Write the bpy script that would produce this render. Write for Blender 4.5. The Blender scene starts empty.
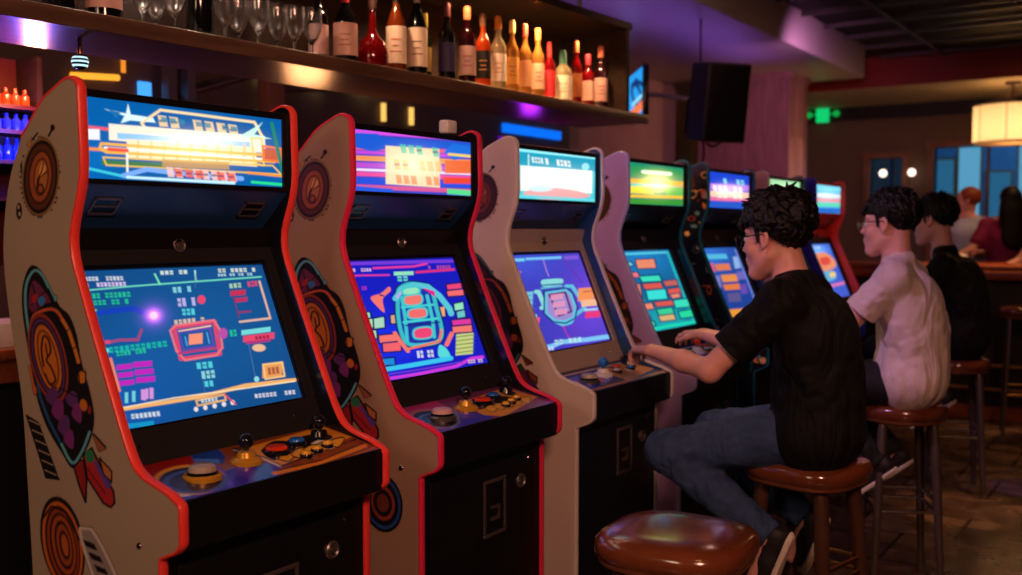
import bpy, bmesh, math, random
import numpy as np
from mathutils import Vector, Matrix
random.seed(7); rng = np.random.default_rng(11)
sc = bpy.context.scene
COL = sc.collection
PI = math.pi

# ------------------------------------------------------------------ camera numbers
F = 1000.0; YAW = math.radians(34.5); PIT = math.radians(3.26); CH = 1.48
FW = np.array((-math.sin(YAW)*math.cos(PIT), math.cos(YAW)*math.cos(PIT), -math.sin(PIT)))
RT = np.array((math.cos(YAW), math.sin(YAW), 0.0))
UP = np.array((-math.sin(YAW)*math.sin(PIT), math.cos(YAW)*math.sin(PIT), math.cos(PIT)))
def photo_xy(P):
    Q = np.asarray(P, float) - np.array((0, 0, CH))
    d = Q@FW
    return 511 + F*(Q@RT)/d, 287.5 - F*(Q@UP)/d

# ------------------------------------------------------------------ colour + materials
def lin(c):
    c = np.asarray(c, float)/255.0
    return np.where(c <= 0.04045, c/12.92, ((c+0.055)/1.055)**2.4)
def L4(c): return tuple(float(v) for v in lin(c)) + (1.0,)
def new_mat(name):
    m = bpy.data.materials.new(name); m.use_nodes = True
    nt = m.node_tree; nt.nodes.clear()
    out = nt.nodes.new('ShaderNodeOutputMaterial')
    return m, nt, out
def pmat(name, col, rough=0.5, metal=0.0, var=0.12, scale=12.0, bump=0.0, bscale=None, coat=0.0, spec=0.5, sheen=0.0, stretch=None, trans=0.0, ior=1.45, fold=0):
    m, nt, out = new_mat(name)
    b = nt.nodes.new('ShaderNodeBsdfPrincipled')
    nt.links.new(b.outputs[0], out.inputs[0])
    b.inputs['Roughness'].default_value = rough
    b.inputs['Metallic'].default_value = metal
    b.inputs['Coat Weight'].default_value = coat
    b.inputs['Coat Roughness'].default_value = 0.12
    b.inputs['Specular IOR Level'].default_value = spec
    b.inputs['Sheen Weight'].default_value = sheen
    b.inputs['Transmission Weight'].default_value = trans
    b.inputs['IOR'].default_value = ior
    tc = nt.nodes.new('ShaderNodeTexCoord')
    mp = nt.nodes.new('ShaderNodeMapping')
    if stretch: mp.inputs['Scale'].default_value = stretch
    nt.links.new(tc.outputs['Object'], mp.inputs[0])
    n = nt.nodes.new('ShaderNodeTexNoise'); n.inputs['Scale'].default_value = scale; n.inputs['Detail'].default_value = 5
    nt.links.new(mp.outputs[0], n.inputs['Vector'])
    r = nt.nodes.new('ShaderNodeValToRGB')
    c = lin(col)
    r.color_ramp.elements[0].position = .3; r.color_ramp.elements[1].position = .7
    r.color_ramp.elements[0].color = tuple(np.clip(c*(1-var), 0, 1)) + (1,)
    r.color_ramp.elements[1].color = tuple(np.clip(c*(1+var), 0, 1)) + (1,)
    nt.links.new(n.outputs['Fac'], r.inputs[0]); nt.links.new(r.outputs[0], b.inputs['Base Color'])
    if bump:
        n2 = nt.nodes.new('ShaderNodeTexNoise'); n2.inputs['Scale'].default_value = bscale or scale*4; n2.inputs['Detail'].default_value = 3
        nt.links.new(mp.outputs[0], n2.inputs['Vector'])
        bp = nt.nodes.new('ShaderNodeBump'); bp.inputs['Strength'].default_value = bump; bp.inputs['Distance'].default_value = 0.004
        nt.links.new(n2.outputs['Fac'], bp.inputs['Height']); nt.links.new(bp.outputs[0], b.inputs['Normal'])
        if fold:
            m3 = nt.nodes.new('ShaderNodeMapping'); m3.inputs['Scale'].default_value = (1.0, 1.0, .55); m3.inputs['Rotation'].default_value = (.3, .5, .2)
            nt.links.new(tc.outputs['Object'], m3.inputs[0])
            n3 = nt.nodes.new('ShaderNodeTexNoise'); n3.inputs['Scale'].default_value = 6.5; n3.inputs['Detail'].default_value = 2.0; n3.inputs['Distortion'].default_value = 1.6; n3.inputs['Roughness'].default_value = .45
            nt.links.new(m3.outputs[0], n3.inputs['Vector'])
            b3 = nt.nodes.new('ShaderNodeBump'); b3.inputs['Strength'].default_value = .9; b3.inputs['Distance'].default_value = fold
            nt.links.new(n3.outputs['Fac'], b3.inputs['Height']); nt.links.new(b3.outputs[0], bp.inputs['Normal'])
    return m
def emat(name, col, strength=1.0):
    m, nt, out = new_mat(name)
    e = nt.nodes.new('ShaderNodeEmission'); e.inputs[0].default_value = L4(col); e.inputs[1].default_value = strength
    nt.links.new(e.outputs[0], out.inputs[0]); return m
def display_mat(name, strength, refl=True):
    m, nt, out = new_mat(name)
    a = nt.nodes.new('ShaderNodeAttribute'); a.attribute_name = 'art'
    e = nt.nodes.new('ShaderNodeEmission'); e.inputs[1].default_value = strength
    nt.links.new(a.outputs['Color'], e.inputs[0])
    g = nt.nodes.new('ShaderNodeBsdfGlossy'); g.inputs['Color'].default_value = (.015, .015, .015, 1); g.inputs['Roughness'].default_value = .12
    s = nt.nodes.new('ShaderNodeAddShader')
    nt.links.new(e.outputs[0], s.inputs[0]); nt.links.new(g.outputs[0], s.inputs[1]); nt.links.new(s.outputs[0], out.inputs[0])
    return m
def printed_mat(name, rough=0.35):
    m, nt, out = new_mat(name)
    a = nt.nodes.new('ShaderNodeAttribute'); a.attribute_name = 'art'
    b = nt.nodes.new('ShaderNodeBsdfPrincipled'); b.inputs['Roughness'].default_value = rough
    nt.links.new(a.outputs['Color'], b.inputs['Base Color'])
    t = nt.nodes.new('ShaderNodeBsdfTransparent')
    mx = nt.nodes.new('ShaderNodeMixShader')
    nt.links.new(a.outputs['Alpha'], mx.inputs[0]); nt.links.new(t.outputs[0], mx.inputs[1]); nt.links.new(b.outputs[0], mx.inputs[2])
    nt.links.new(mx.outputs[0], out.inputs[0]); return m
def glass_mat(name, col=(255, 255, 255), rough=0.02):
    m, nt, out = new_mat(name)
    b = nt.nodes.new('ShaderNodeBsdfPrincipled'); b.inputs['Base Color'].default_value = L4(col)
    b.inputs['Roughness'].default_value = rough; b.inputs['Transmission Weight'].default_value = 1.0; b.inputs['IOR'].default_value = 1.45
    nt.links.new(b.outputs[0], out.inputs[0]); return m
def planks_mat(name, c1, c2, rough, axis='Z', width=0.1, metal=0):
    """vertical boards: stripes along one axis plus grain noise"""
    m, nt, out = new_mat(name)
    b = nt.nodes.new('ShaderNodeBsdfPrincipled'); b.inputs['Roughness'].default_value = rough
    tc = nt.nodes.new('ShaderNodeTexCoord'); mp = nt.nodes.new('ShaderNodeMapping')
    mp.inputs['Rotation'].default_value = (0, PI/2, 0) if axis == 'Z' else (0, 0, 0)
    nt.links.new(tc.outputs['Object'], mp.inputs[0])
    br = nt.nodes.new('ShaderNodeTexBrick'); br.inputs['Scale'].default_value = 1.0
    br.inputs['Brick Width'].default_value = 2.4; br.inputs['Row Height'].default_value = width; br.inputs['Mortar Size'].default_value = 0.003
    br.inputs['Color1'].default_value = L4(c1); br.inputs['Color2'].default_value = L4(c2); br.inputs['Mortar'].default_value = (0.004, .003, .003, 1)
    nt.links.new(mp.outputs[0], br.inputs['Vector'])
    n = nt.nodes.new('ShaderNodeTexNoise'); n.inputs['Scale'].default_value = 6; n.inputs['Detail'].default_value = 6
    m2 = nt.nodes.new('ShaderNodeMapping'); m2.inputs['Scale'].default_value = (6, 6, .6) if axis == 'Z' else (.6, 6, 6)
    nt.links.new(tc.outputs['Object'], m2.inputs[0]); nt.links.new(m2.outputs[0], n.inputs['Vector'])
    mx = nt.nodes.new('ShaderNodeMix'); mx.data_type = 'RGBA'; mx.blend_type = 'MULTIPLY'; mx.inputs[0].default_value = .7
    r = nt.nodes.new('ShaderNodeValToRGB'); r.color_ramp.elements[0].position = .3; r.color_ramp.elements[0].color = (.45, .45, .45, 1); r.color_ramp.elements[1].position = .7
    nt.links.new(n.outputs['Fac'], r.inputs[0])
    nt.links.new(br.outputs['Color'], mx.inputs[6]); nt.links.new(r.outputs[0], mx.inputs[7]); nt.links.new(mx.outputs[2], b.inputs['Base Color'])
    nt.links.new(b.outputs[0], out.inputs[0]); return m
def floor_mat():
    m, nt, out = new_mat('slate_tiles')
    b = nt.nodes.new('ShaderNodeBsdfPrincipled'); b.inputs['Specular IOR Level'].default_value = .6
    tc = nt.nodes.new('ShaderNodeTexCoord')
    br = nt.nodes.new('ShaderNodeTexBrick'); br.inputs['Scale'].default_value = 1.0; br.offset = 0.5
    br.inputs['Brick Width'].default_value = .46; br.inputs['Row Height'].default_value = .46; br.inputs['Mortar Size'].default_value = .008
    br.inputs['Color1'].default_value = L4((124, 96, 78)); br.inputs['Color2'].default_value = L4((92, 70, 60)); br.inputs['Mortar'].default_value = L4((26, 20, 18))
    nt.links.new(tc.outputs['Object'], br.inputs['Vector'])
    n = nt.nodes.new('ShaderNodeTexNoise'); n.inputs['Scale'].default_value = 4.5; n.inputs['Detail'].default_value = 7; n.inputs['Distortion'].default_value = .6
    nt.links.new(tc.outputs['Object'], n.inputs['Vector'])
    r = nt.nodes.new('ShaderNodeValToRGB'); r.color_ramp.elements[0].position = .35; r.color_ramp.elements[0].color = (.18, .18, .18, 1); r.color_ramp.elements[1].position = .66
    nt.links.new(n.outputs['Fac'], r.inputs[0])
    mx = nt.nodes.new('ShaderNodeMix'); mx.data_type = 'RGBA'; mx.blend_type = 'MULTIPLY'; mx.inputs[0].default_value = .8
    nt.links.new(br.outputs['Color'], mx.inputs[6]); nt.links.new(r.outputs[0], mx.inputs[7]); nt.links.new(mx.outputs[2], b.inputs['Base Color'])
    rr = nt.nodes.new('ShaderNodeMapRange'); rr.inputs['To Min'].default_value = .1; rr.inputs['To Max'].default_value = .42
    nt.links.new(n.outputs['Fac'], rr.inputs['Value']); nt.links.new(rr.outputs[0], b.inputs['Roughness'])
    bp = nt.nodes.new('ShaderNodeBump'); bp.inputs['Strength'].default_value = .6; bp.inputs['Distance'].default_value = .006
    ad = nt.nodes.new('ShaderNodeMath'); ad.operation = 'SUBTRACT'
    nt.links.new(n.outputs['Fac'], ad.inputs[0]); nt.links.new(br.outputs['Fac'], ad.inputs[1])
    nt.links.new(ad.outputs[0], bp.inputs['Height']); nt.links.new(bp.outputs[0], b.inputs['Normal'])
    nt.links.new(b.outputs[0], out.inputs[0]); return m

M = {}
def mm(key, *a, **k):
    M[key] = pmat(key, *a, **k); return M[key]
mm('black_vinyl', (15, 15, 19), .38, var=.15, scale=30, bump=.1, bscale=400)
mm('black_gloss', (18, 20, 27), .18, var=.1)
mm('black_matte', (16, 15, 18), .7)
mm('beige_laminate', (172, 156, 136), .42, var=.05, scale=5)
mm('tan_laminate', (166, 138, 114), .42, var=.05, scale=5)
mm('cream_laminate', (214, 198, 186), .4, var=.04, scale=5)
mm('lavender_laminate', (176, 148, 204), .4, var=.04, scale=5)
mm('pink_laminate', (214, 168, 172), .45, var=.04)
mm('blue_laminate', (40, 48, 196), .4, var=.05)
mm('orange_laminate', (226, 70, 50), .4, var=.05)
mm('navy_laminate', (16, 22, 34), .35, var=.1)
mm('red_trim', (248, 70, 62), .35, var=.04)
mm('pink_trim', (236, 48, 92), .35, var=.04)
mm('white_trim', (226, 216, 214), .35, var=.04)
mm('lilac_trim', (178, 176, 226), .35, var=.04)
mm('teal_trim', (24, 104, 112), .35, var=.04)
mm('magenta_trim', (222, 40, 130), .35, var=.04)
mm('grey_bezel', (176, 160, 148), .45, var=.05)
mm('blue_glow_tint', (34, 70, 118), .3, var=.05)  # blue glow of marquee and screen put into the base colour
mm('chrome', (190, 184, 176), .2, 1.0, var=.04)
mm('dark_steel', (120, 112, 108), .38, .75, var=.08)
mm('leg_steel', (112, 100, 94), .3, .6, var=.08)
mm('bronze_leg', (92, 62, 50), .26, .35, var=.1)
mm('brass', (200, 150, 84), .28, 1.0, var=.06)
mm('leather', (112, 58, 34), .17, var=.25, scale=9, bump=.04, bscale=160, coat=.6, spec=.8)
mm('seat_rim', (150, 92, 60), .3, .5)
mm('gold_ring', (214, 158, 44), .3, .3)
mm('cream_plastic', (226, 214, 196), .25)
mm('pearl_plastic', (176, 164, 150), .22)
mm('red_plastic', (232, 62, 24), .22)
mm('blue_plastic', (30, 110, 210), .22)
mm('yellow_plastic', (240, 178, 40), .25)
mm('white_plastic', (228, 224, 222), .25)
mm('dark_wood', (44, 30, 24), .33, var=.35, scale=5, stretch=(8, .8, 8), bump=.15, bscale=30)
mm('shelf_wood', (100, 74, 58), .28, var=.3, scale=4, stretch=(8, .7, 8), bump=.1, bscale=20)
mm('bar_wood', (170, 84, 38), .25, var=.3, scale=4, stretch=(.8, 8, 8), coat=.3)
mm('bar_front', (40, 30, 28), .5, var=.3, scale=4)
mm('wall_brown', (96, 80, 70), .7, var=.1, scale=3)
mm('wall_tan', (150, 122, 92), .7, var=.1, scale=3)
mm('far_wall', (120, 98, 80), .7, var=.1, scale=2)
mm('soffit_paint', (168, 158, 160), .38, var=.06, scale=2)
mm('ceiling_black', (14, 14, 16), .6)
mm('grid_metal', (84, 78, 78), .4, .5)
mm('red_paint', (132, 34, 24), .55, var=.08, scale=2)
mm('cream_paint', (200, 180, 150), .6, var=.05)
mm('dark_red', (70, 8, 10), .5)
mm('window_wood', (140, 96, 66), .5, var=.2, scale=4)
mm('hair_black', (11, 9, 10), .5, var=.3, scale=60, bump=.35, bscale=300, spec=.35)
mm('hair_black_straight', (11, 9, 10), .5, spec=.35, var=.35, scale=60, stretch=(1, 1, .2), bump=.4, bscale=160)
mm('hair_red', (150, 70, 38), .5)
mm('shirt_black', (15, 15, 20), .75, fold=.05, var=.12, scale=20, bump=.15, bscale=500, spec=.25)
mm('shirt_white', (236, 218, 216), .8, fold=.035, var=.04, scale=10, bump=.12, bscale=500, sheen=.1)
mm('jeans_blue', (50, 72, 112), .8, fold=.05, var=.2, scale=40, bump=.25, bscale=600)
mm('jeans_black', (26, 28, 36), .8, fold=.04, var=.15, scale=30, bump=.2, bscale=500)
mm('shoe_white', (40, 38, 42), .6, var=.05)
mm('shoe_sole', (236, 228, 214), .5, var=.05)
mm('shirt_magenta', (150, 30, 92), .7)
mm('shirt_pale', (190, 200, 226), .7)
mm('amp_black', (52, 50, 52), .5, bump=.2, bscale=300)
mm('amp_grille', (22, 22, 25), .45, var=.3, scale=300)
mm('lamp_shade', (236, 204, 150), .7)
mm('tinted_glass', (60, 60, 66), .08, spec=.8)
M['floor'] = floor_mat()
M['pillar'] = planks_mat('pillar_planks', (178, 132, 120), (120, 82, 78), .35, 'Z', .13)
M['clear_glass'] = glass_mat('clear_glass')
_nt = M['clear_glass'].node_tree; _o = [n for n in _nt.nodes if n.type == 'OUTPUT_MATERIAL'][0]; _g = [n for n in _nt.nodes if n.type == 'BSDF_PRINCIPLED'][0]
_gl = _nt.nodes.new('ShaderNodeBsdfGlossy'); _gl.inputs['Roughness'].default_value = .22; _lw = _nt.nodes.new('ShaderNodeLayerWeight'); _lw.inputs[0].default_value = .35
_mx = _nt.nodes.new('ShaderNodeMixShader'); _nt.links.new(_lw.outputs['Facing'], _mx.inputs[0]); _nt.links.new(_g.outputs[0], _mx.inputs[1]); _nt.links.new(_gl.outputs[0], _mx.inputs[2]); _nt.links.new(_mx.outputs[0], _o.inputs[0])
M['print'] = printed_mat('printed_art', .55); M['deck_print'] = printed_mat('deck_print', .25)
def skin_mat():
    m, nt, out = new_mat('skin')
    b = nt.nodes.new('ShaderNodeBsdfPrincipled'); b.inputs['Roughness'].default_value = .45
    a = nt.nodes.new('ShaderNodeAttribute'); a.attribute_name = 'art'
    n = nt.nodes.new('ShaderNodeTexNoise'); n.inputs['Scale'].default_value = 40
    tc = nt.nodes.new('ShaderNodeTexCoord'); nt.links.new(tc.outputs['Object'], n.inputs['Vector'])
    mr = nt.nodes.new('ShaderNodeMapRange'); mr.inputs['To Min'].default_value = .92; mr.inputs['To Max'].default_value = 1.08
    nt.links.new(n.outputs['Fac'], mr.inputs['Value'])
    hv = nt.nodes.new('ShaderNodeHueSaturation'); nt.links.new(mr.outputs[0], hv.inputs['Value']); nt.links.new(a.outputs['Color'], hv.inputs['Color'])
    nt.links.new(hv.outputs[0], b.inputs['Base Color'])
    b.inputs['Subsurface Weight'].default_value = .12; b.inputs['Subsurface Radius'].default_value = (1, .35, .2); b.inputs['Subsurface Scale'].default_value = .006
    nt.links.new(b.outputs[0], out.inputs[0]); return m
M['skin'] = skin_mat()

# ------------------------------------------------------------------ object helpers
def tag(o, label=None, cat=None, group=None, kind=None):
    if label: o['label'] = label
    if cat: o['category'] = cat
    if group: o['group'] = group
    if kind: o['kind'] = kind
    return o
def empty(name, loc=(0, 0, 0), rz=0.0):
    o = bpy.data.objects.new(name, None); COL.objects.link(o); o.location = loc; o.rotation_euler = (0, 0, rz); o.empty_display_size = .1
    return o
class MB:
    """collects shapes, becomes one mesh object"""
    def __init__(s): s.v = []; s.f = []; s.mi = []; s.sm = []
    def add(s, V, Fc, mi=0, smooth=False, Mx=None):
        n = len(s.v)
        for p in V:
            p = Vector(p)
            s.v.append(tuple(Mx@p) if Mx is not None else tuple(p))
        for f in Fc:
            s.f.append(tuple(i+n for i in f)); s.mi.append(mi); s.sm.append(smooth)
        return s
    def box(s, lo, hi, mi=0, Mx=None, bev=0.0):
        x0, y0, z0 = lo; x1, y1, z1 = hi
        if bev > 0:
            bm = bmesh.new(); bmesh.ops.create_cube(bm, size=1)
            for v in bm.verts: v.co = Vector(((x0+x1)/2+v.co.x*(x1-x0), (y0+y1)/2+v.co.y*(y1-y0), (z0+z1)/2+v.co.z*(z1-z0)))
            bmesh.ops.bevel(bm, geom=bm.edges[:], offset=bev, segments=3, profile=.5, affect='EDGES')
            s.add([v.co.copy() for v in bm.verts], [[v.index for v in f.verts] for f in bm.faces], mi, True, Mx); bm.free(); return s
        V = [(x0, y0, z0), (x1, y0, z0), (x1, y1, z0), (x0, y1, z0), (x0, y0, z1), (x1, y0, z1), (x1, y1, z1), (x0, y1, z1)]
        return s.add(V, [(0, 3, 2, 1), (4, 5, 6, 7), (0, 1, 5, 4), (1, 2, 6, 5), (2, 3, 7, 6), (3, 0, 4, 7)], mi, False, Mx)
    def lathe(s, prof, n=24, mi=0, Mx=None, sq=None):
        """prof: [(r,z)]; sq: superellipse exponent for rounded-square rings"""
        V = []; Fc = []
        for r, z in prof:
            for i in range(n):
                a = 2*PI*i/n; c, q = math.cos(a), math.sin(a)
                if sq: k = (abs(c)**sq+abs(q)**sq)**(-1.0/sq)
                else: k = 1
                V.append((r*c*k, r*q*k, z))
        for j in range(len(prof)-1):
            for i in range(n):
                a, b = j*n+i, j*n+(i+1) % n
                Fc.append((a, b, b+n, a+n))
        if prof[0][0] > 1e-6: Fc.append(tuple(range(n-1, -1, -1)))
        if prof[-1][0] > 1e-6: Fc.append(tuple(range((len(prof)-1)*n, len(prof)*n)))
        return s.add(V, Fc, mi, True, Mx)
    def tube(s, pts, r, n=10, mi=0, closed=False, Mx=None):
        pts = [Vector(p) for p in pts]; m = len(pts)
        rs = r if isinstance(r, (list, tuple)) else [r]*m
        V = []; up = None
        for i, p in enumerate(pts):
            if closed: t = (pts[(i+1) % m]-pts[i-1])
            else: t = pts[min(i+1, m-1)]-pts[max(i-1, 0)]
            t.normalize()
            if up is None:
                up = Vector((0, 0, 1)) if abs(t.z) < .9 else Vector((1, 0, 0))
            a = t.cross(up)
            if a.length < 1e-5: a = t.cross(Vector((0, 1, 0)))
            a.normalize(); b = t.cross(a).normalized(); up = -b if False else up
            for k in range(n):
                an = 2*PI*k/n; V.append(p+a*math.cos(an)*rs[i]+b*math.sin(an)*rs[i])
        Fc = []
        for i in range(m if closed else m-1):
            for k in range(n):
                A = i*n+k; B = i*n+(k+1) % n; C = ((i+1) % m)*n+(k+1) % n; D = ((i+1) % m)*n+k
                Fc.append((A, B, C, D))
        if not closed: Fc.append(tuple(range(n-1, -1, -1))); Fc.append(tuple(range((m-1)*n, m*n)))
        return s.add(V, Fc, mi, True, Mx)
    def prism(s, poly, a, b, axis='y', mi=0, mi_a=None, mi_b=None, smooth_side=False):
        """poly of (x,z) extruded along y from a to b"""
        n = len(poly)
        def P(p, t): return (p[0], t, p[1]) if axis == 'y' else ((t, p[0], p[1]) if axis == 'x' else (p[0], p[1], t))
        V = [P(p, a) for p in poly]+[P(p, b) for p in poly]
        s.add(V, [(i, (i+1) % n, (i+1) % n+n, i+n) for i in range(n)], mi, smooth_side)
        s.add([P(p, a) for p in poly], [tuple(range(n-1, -1, -1))], mi if mi_a is None else mi_a)
        s.add([P(p, b) for p in poly], [tuple(range(n))], mi if mi_b is None else mi_b)
        return s
    def build(s, name, mats, parent=None, loc=None):
        me = bpy.data.meshes.new(name); me.from_pydata(s.v, [], s.f)
        if not isinstance(mats, (list, tuple)): mats = [mats]
        for m_ in mats: me.materials.append(M[m_] if isinstance(m_, str) else m_)
        me.polygons.foreach_set('material_index', s.mi); me.polygons.foreach_set('use_smooth', s.sm)
        bm = bmesh.new(); bm.from_mesh(me)
        bmesh.ops.remove_doubles(bm, verts=bm.verts, dist=1e-6)
        bmesh.ops.recalc_face_normals(bm, faces=bm.faces); bm.to_mesh(me); bm.free()
        try:
            me.set_sharp_from_angle(angle=math.radians(38))
        except Exception: pass
        me.update()
        o = bpy.data.objects.new(name, me); COL.objects.link(o)
        if parent: o.parent = parent
        if loc: o.location = loc
        return o
def T(x=0, y=0, z=0): return Matrix.Translation((x, y, z))
def R(a, ax): return Matrix.Rotation(a, 4, ax)
def copy_tree(o, parent=None):
    c = o.copy(); COL.objects.link(c); c.parent = parent
    for ch in list(o.children): copy_tree(ch, c)
    return c
def catmull(pts, n=6, closed=True):
    P = [np.array(p, float) for p in pts]; m = len(P); out = []
    rngi = range(m) if closed else range(m-1)
    for i in rngi:
        p0 = P[(i-1) % m] if closed else P[max(i-1, 0)]; p1 = P[i]; p2 = P[(i+1) % m]; p3 = P[(i+2) % m] if closed else P[min(i+2, m-1)]
        for k in range(n):
            t = k/n
            out.append(.5*((2*p1)+(-p0+p2)*t+(2*p0-5*p1+4*p2-p3)*t*t+(-p0+3*p1-3*p2+p3)*t**3))
    if not closed: out.append(P[-1])
    return out
def round_poly(pts, r=.02, n=4):
    """round corners of an open polyline"""
    P = [np.array(p, float) for p in pts]; out = [P[0]]
    for i in range(1, len(P)-1):
        a, b, c = P[i-1], P[i], P[i+1]
        ra = min(r, .45*np.linalg.norm(b-a)); rc = min(r, .45*np.linalg.norm(c-b))
        s_ = b+(a-b)/np.linalg.norm(a-b)*ra; e = b+(c-b)/np.linalg.norm(c-b)*rc
        for k in range(n+1):
            t = k/n; out.append((1-t)**2*s_+2*t*(1-t)*b+t*t*e)
    out.append(P[-1]); return [tuple(p) for p in out]

# ------------------------------------------------------------------ art on surfaces (vertex grid in the picture's own drawing units)
class Art:
    def __init__(s, X, Y, soft=1.2):
        s.X = X; s.Y = Y; s.C = np.zeros(X.shape+(3,)); s.A = np.zeros(X.shape); s.s = soft
    @staticmethod
    def quad(nu, nv, q, soft=1.2):
        """q = TL,TR,BR,BL drawing coordinates; projective map of the unit square"""
        (x0, y0), (x1, y1), (x2, y2), (x3, y3) = q
        dx1, dx2, sx = x1-x2, x3-x2, x0-x1+x2-x3; dy1, dy2, sy = y1-y2, y3-y2, y0-y1+y2-y3
        D = dx1*dy2-dx2*dy1; g = (sx*dy2-dx2*sy)/D; h = (dx1*sy-sx*dy1)/D
        a = x1-x0+g*x1; b = x3-x0+h*x3; d = y1-y0+g*y1; e = y3-y0+h*y3
        U, V = np.meshgrid(np.linspace(0, 1, nu), np.linspace(0, 1, nv), indexing='ij')
        W = g*U+h*V+1
        o = Art((a*U+b*V+x0)/W, (d*U+e*V+y0)/W, soft); o.U = U; o.V = V; return o
    def put(s, d, col, al=1.0):
        a = np.clip(.5-d/s.s, 0, 1)*al
        c = lin(col)
        s.C = s.C*(1-a[..., None])+c*a[..., None]; s.A = s.A+(1-s.A)*a
        return s
    def fill(s, col): s.C[:] = lin(col); s.A[:] = 1; return s
    def dseg(s, p, q):
        px, py = s.X-p[0], s.Y-p[1]; bx, by = q[0]-p[0], q[1]-p[1]
        t = np.clip((px*bx+py*by)/(bx*bx+by*by+1e-9), 0, 1)
        return np.hypot(px-bx*t, py-by*t)
    def line(s, pts, w, col, al=1.0):
        d = np.full(s.X.shape, 1e9)
        for a, b in zip(pts[:-1], pts[1:]): d = np.minimum(d, s.dseg(a, b))
        return s.put(d-w/2, col, al)
    def dpoly(s, pts):
        ins = np.zeros(s.X.shape, bool); d = np.full(s.X.shape, 1e9); n = len(pts)
        for i in range(n):
            a, b = pts[i], pts[(i+1) % n]
            d = np.minimum(d, s.dseg(a, b))
            if a[1] != b[1]:
                c = ((a[1] > s.Y) != (b[1] > s.Y)) & (s.X < (b[0]-a[0])*(s.Y-a[1])/(b[1]-a[1])+a[0]); ins ^= c
        return np.where(ins, -d, d)
    def poly(s, pts, col, al=1.0, grow=0.0): return s.put(s.dpoly(pts)-grow, col, al)
    def outline(s, pts, w, col): return s.put(np.abs(s.dpoly(pts))-w/2, col)
    def blob(s, pts, col, grow=0.0): return s.poly([tuple(p) for p in catmull(pts, 4)], col, 1.0, grow)
    def ell(s, cx, cy, rx, ry, col, rot=0.0, ring=None, al=1.0):
        c, q = math.cos(math.radians(rot)), math.sin(math.radians(rot))
        x, y = s.X-cx, s.Y-cy; u, v = x*c+y*q, -x*q+y*c
        k = np.sqrt((u/rx)**2+(v/ry)**2)+1e-9; d = (k-1)*min(rx, ry)
        if ring: d = np.abs(d)-ring/2
        return s.put(d, col, al)
    def bar(s, x, y, w, h, col, sl=0.0, al=1.0):
        """parallelogram bar; sl = rise (px) across its width"""
        return s.poly([(x, y), (x+w, y-sl), (x+w, y+h-sl), (x, y+h)], col, al)
    def glow(s, cx, cy, rx, ry, col, amp):
        g = np.exp(-((s.X-cx)/rx)**2-((s.Y-cy)/ry)**2)*amp
        s.C = s.C+g[..., None]*lin(col); return s
    def script(s, x, y, w, h, col, sl=0.0, n=8, seed=1):
        """a run of unreadable little strokes, as on the blurred display"""
        r = random.Random(seed); st = w/n
        for i in range(n):
            xx = x+i*st; yy = y-sl*i/n
            if r.random() < .12: continue
            s.poly([(xx, yy), (xx+st*.72, yy-sl/n*.7), (xx+st*.72+h*.15, yy+h), (xx+h*.15, yy+h)], col, .85)
            if r.random() < .5: s.line([(xx+st*.2, yy+h*.5), (xx+st*.6, yy+h*.5)], h*.22, (20, 40, 90), .7)
        return s
    def mesh(s, name, corners=None, P3=None, mat=None, parent=None, cull=False, loc=None):
        nu, nv = s.X.shape
        if P3 is None:
            TL, TR, BR, BL = [np.array(c, float) for c in corners]
            u, v = s.U[..., None], s.V[..., None]
            P3 = TL*(1-u)*(1-v)+TR*u*(1-v)+BR*u*v+BL*(1-u)*v
        idx = np.arange(nu*nv).reshape(nu, nv)
        q = np.stack([idx[:-1, :-1], idx[1:, :-1], idx[1:, 1:], idx[:-1, 1:]], -1).reshape(-1, 4)
        P = P3.reshape(-1, 3); C = np.clip(s.C, 0, 30).reshape(-1, 3); A = s.A.reshape(-1)
        if cull:
            q = q[A[q].max(1) > .02]
            used = np.unique(q); rm = -np.ones(len(P), int); rm[used] = np.arange(len(used)); q = rm[q]; P = P[used]; C = C[used]; A = A[used]
        me = bpy.data.meshes.new(name); me.from_pydata(P.tolist(), [], q.tolist())
        at = me.color_attributes.new('art', 'FLOAT_COLOR', 'POINT')
        at.data.foreach_set('color', np.concatenate([C, A[:, None]], 1).astype(np.float32).ravel())
        me.materials.append(M[mat] if isinstance(mat, str) else mat); me.update()
        o = bpy.data.objects.new(name, me); COL.objects.link(o)
        if parent: o.parent = parent
        if loc: o.location = loc
        return o
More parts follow.
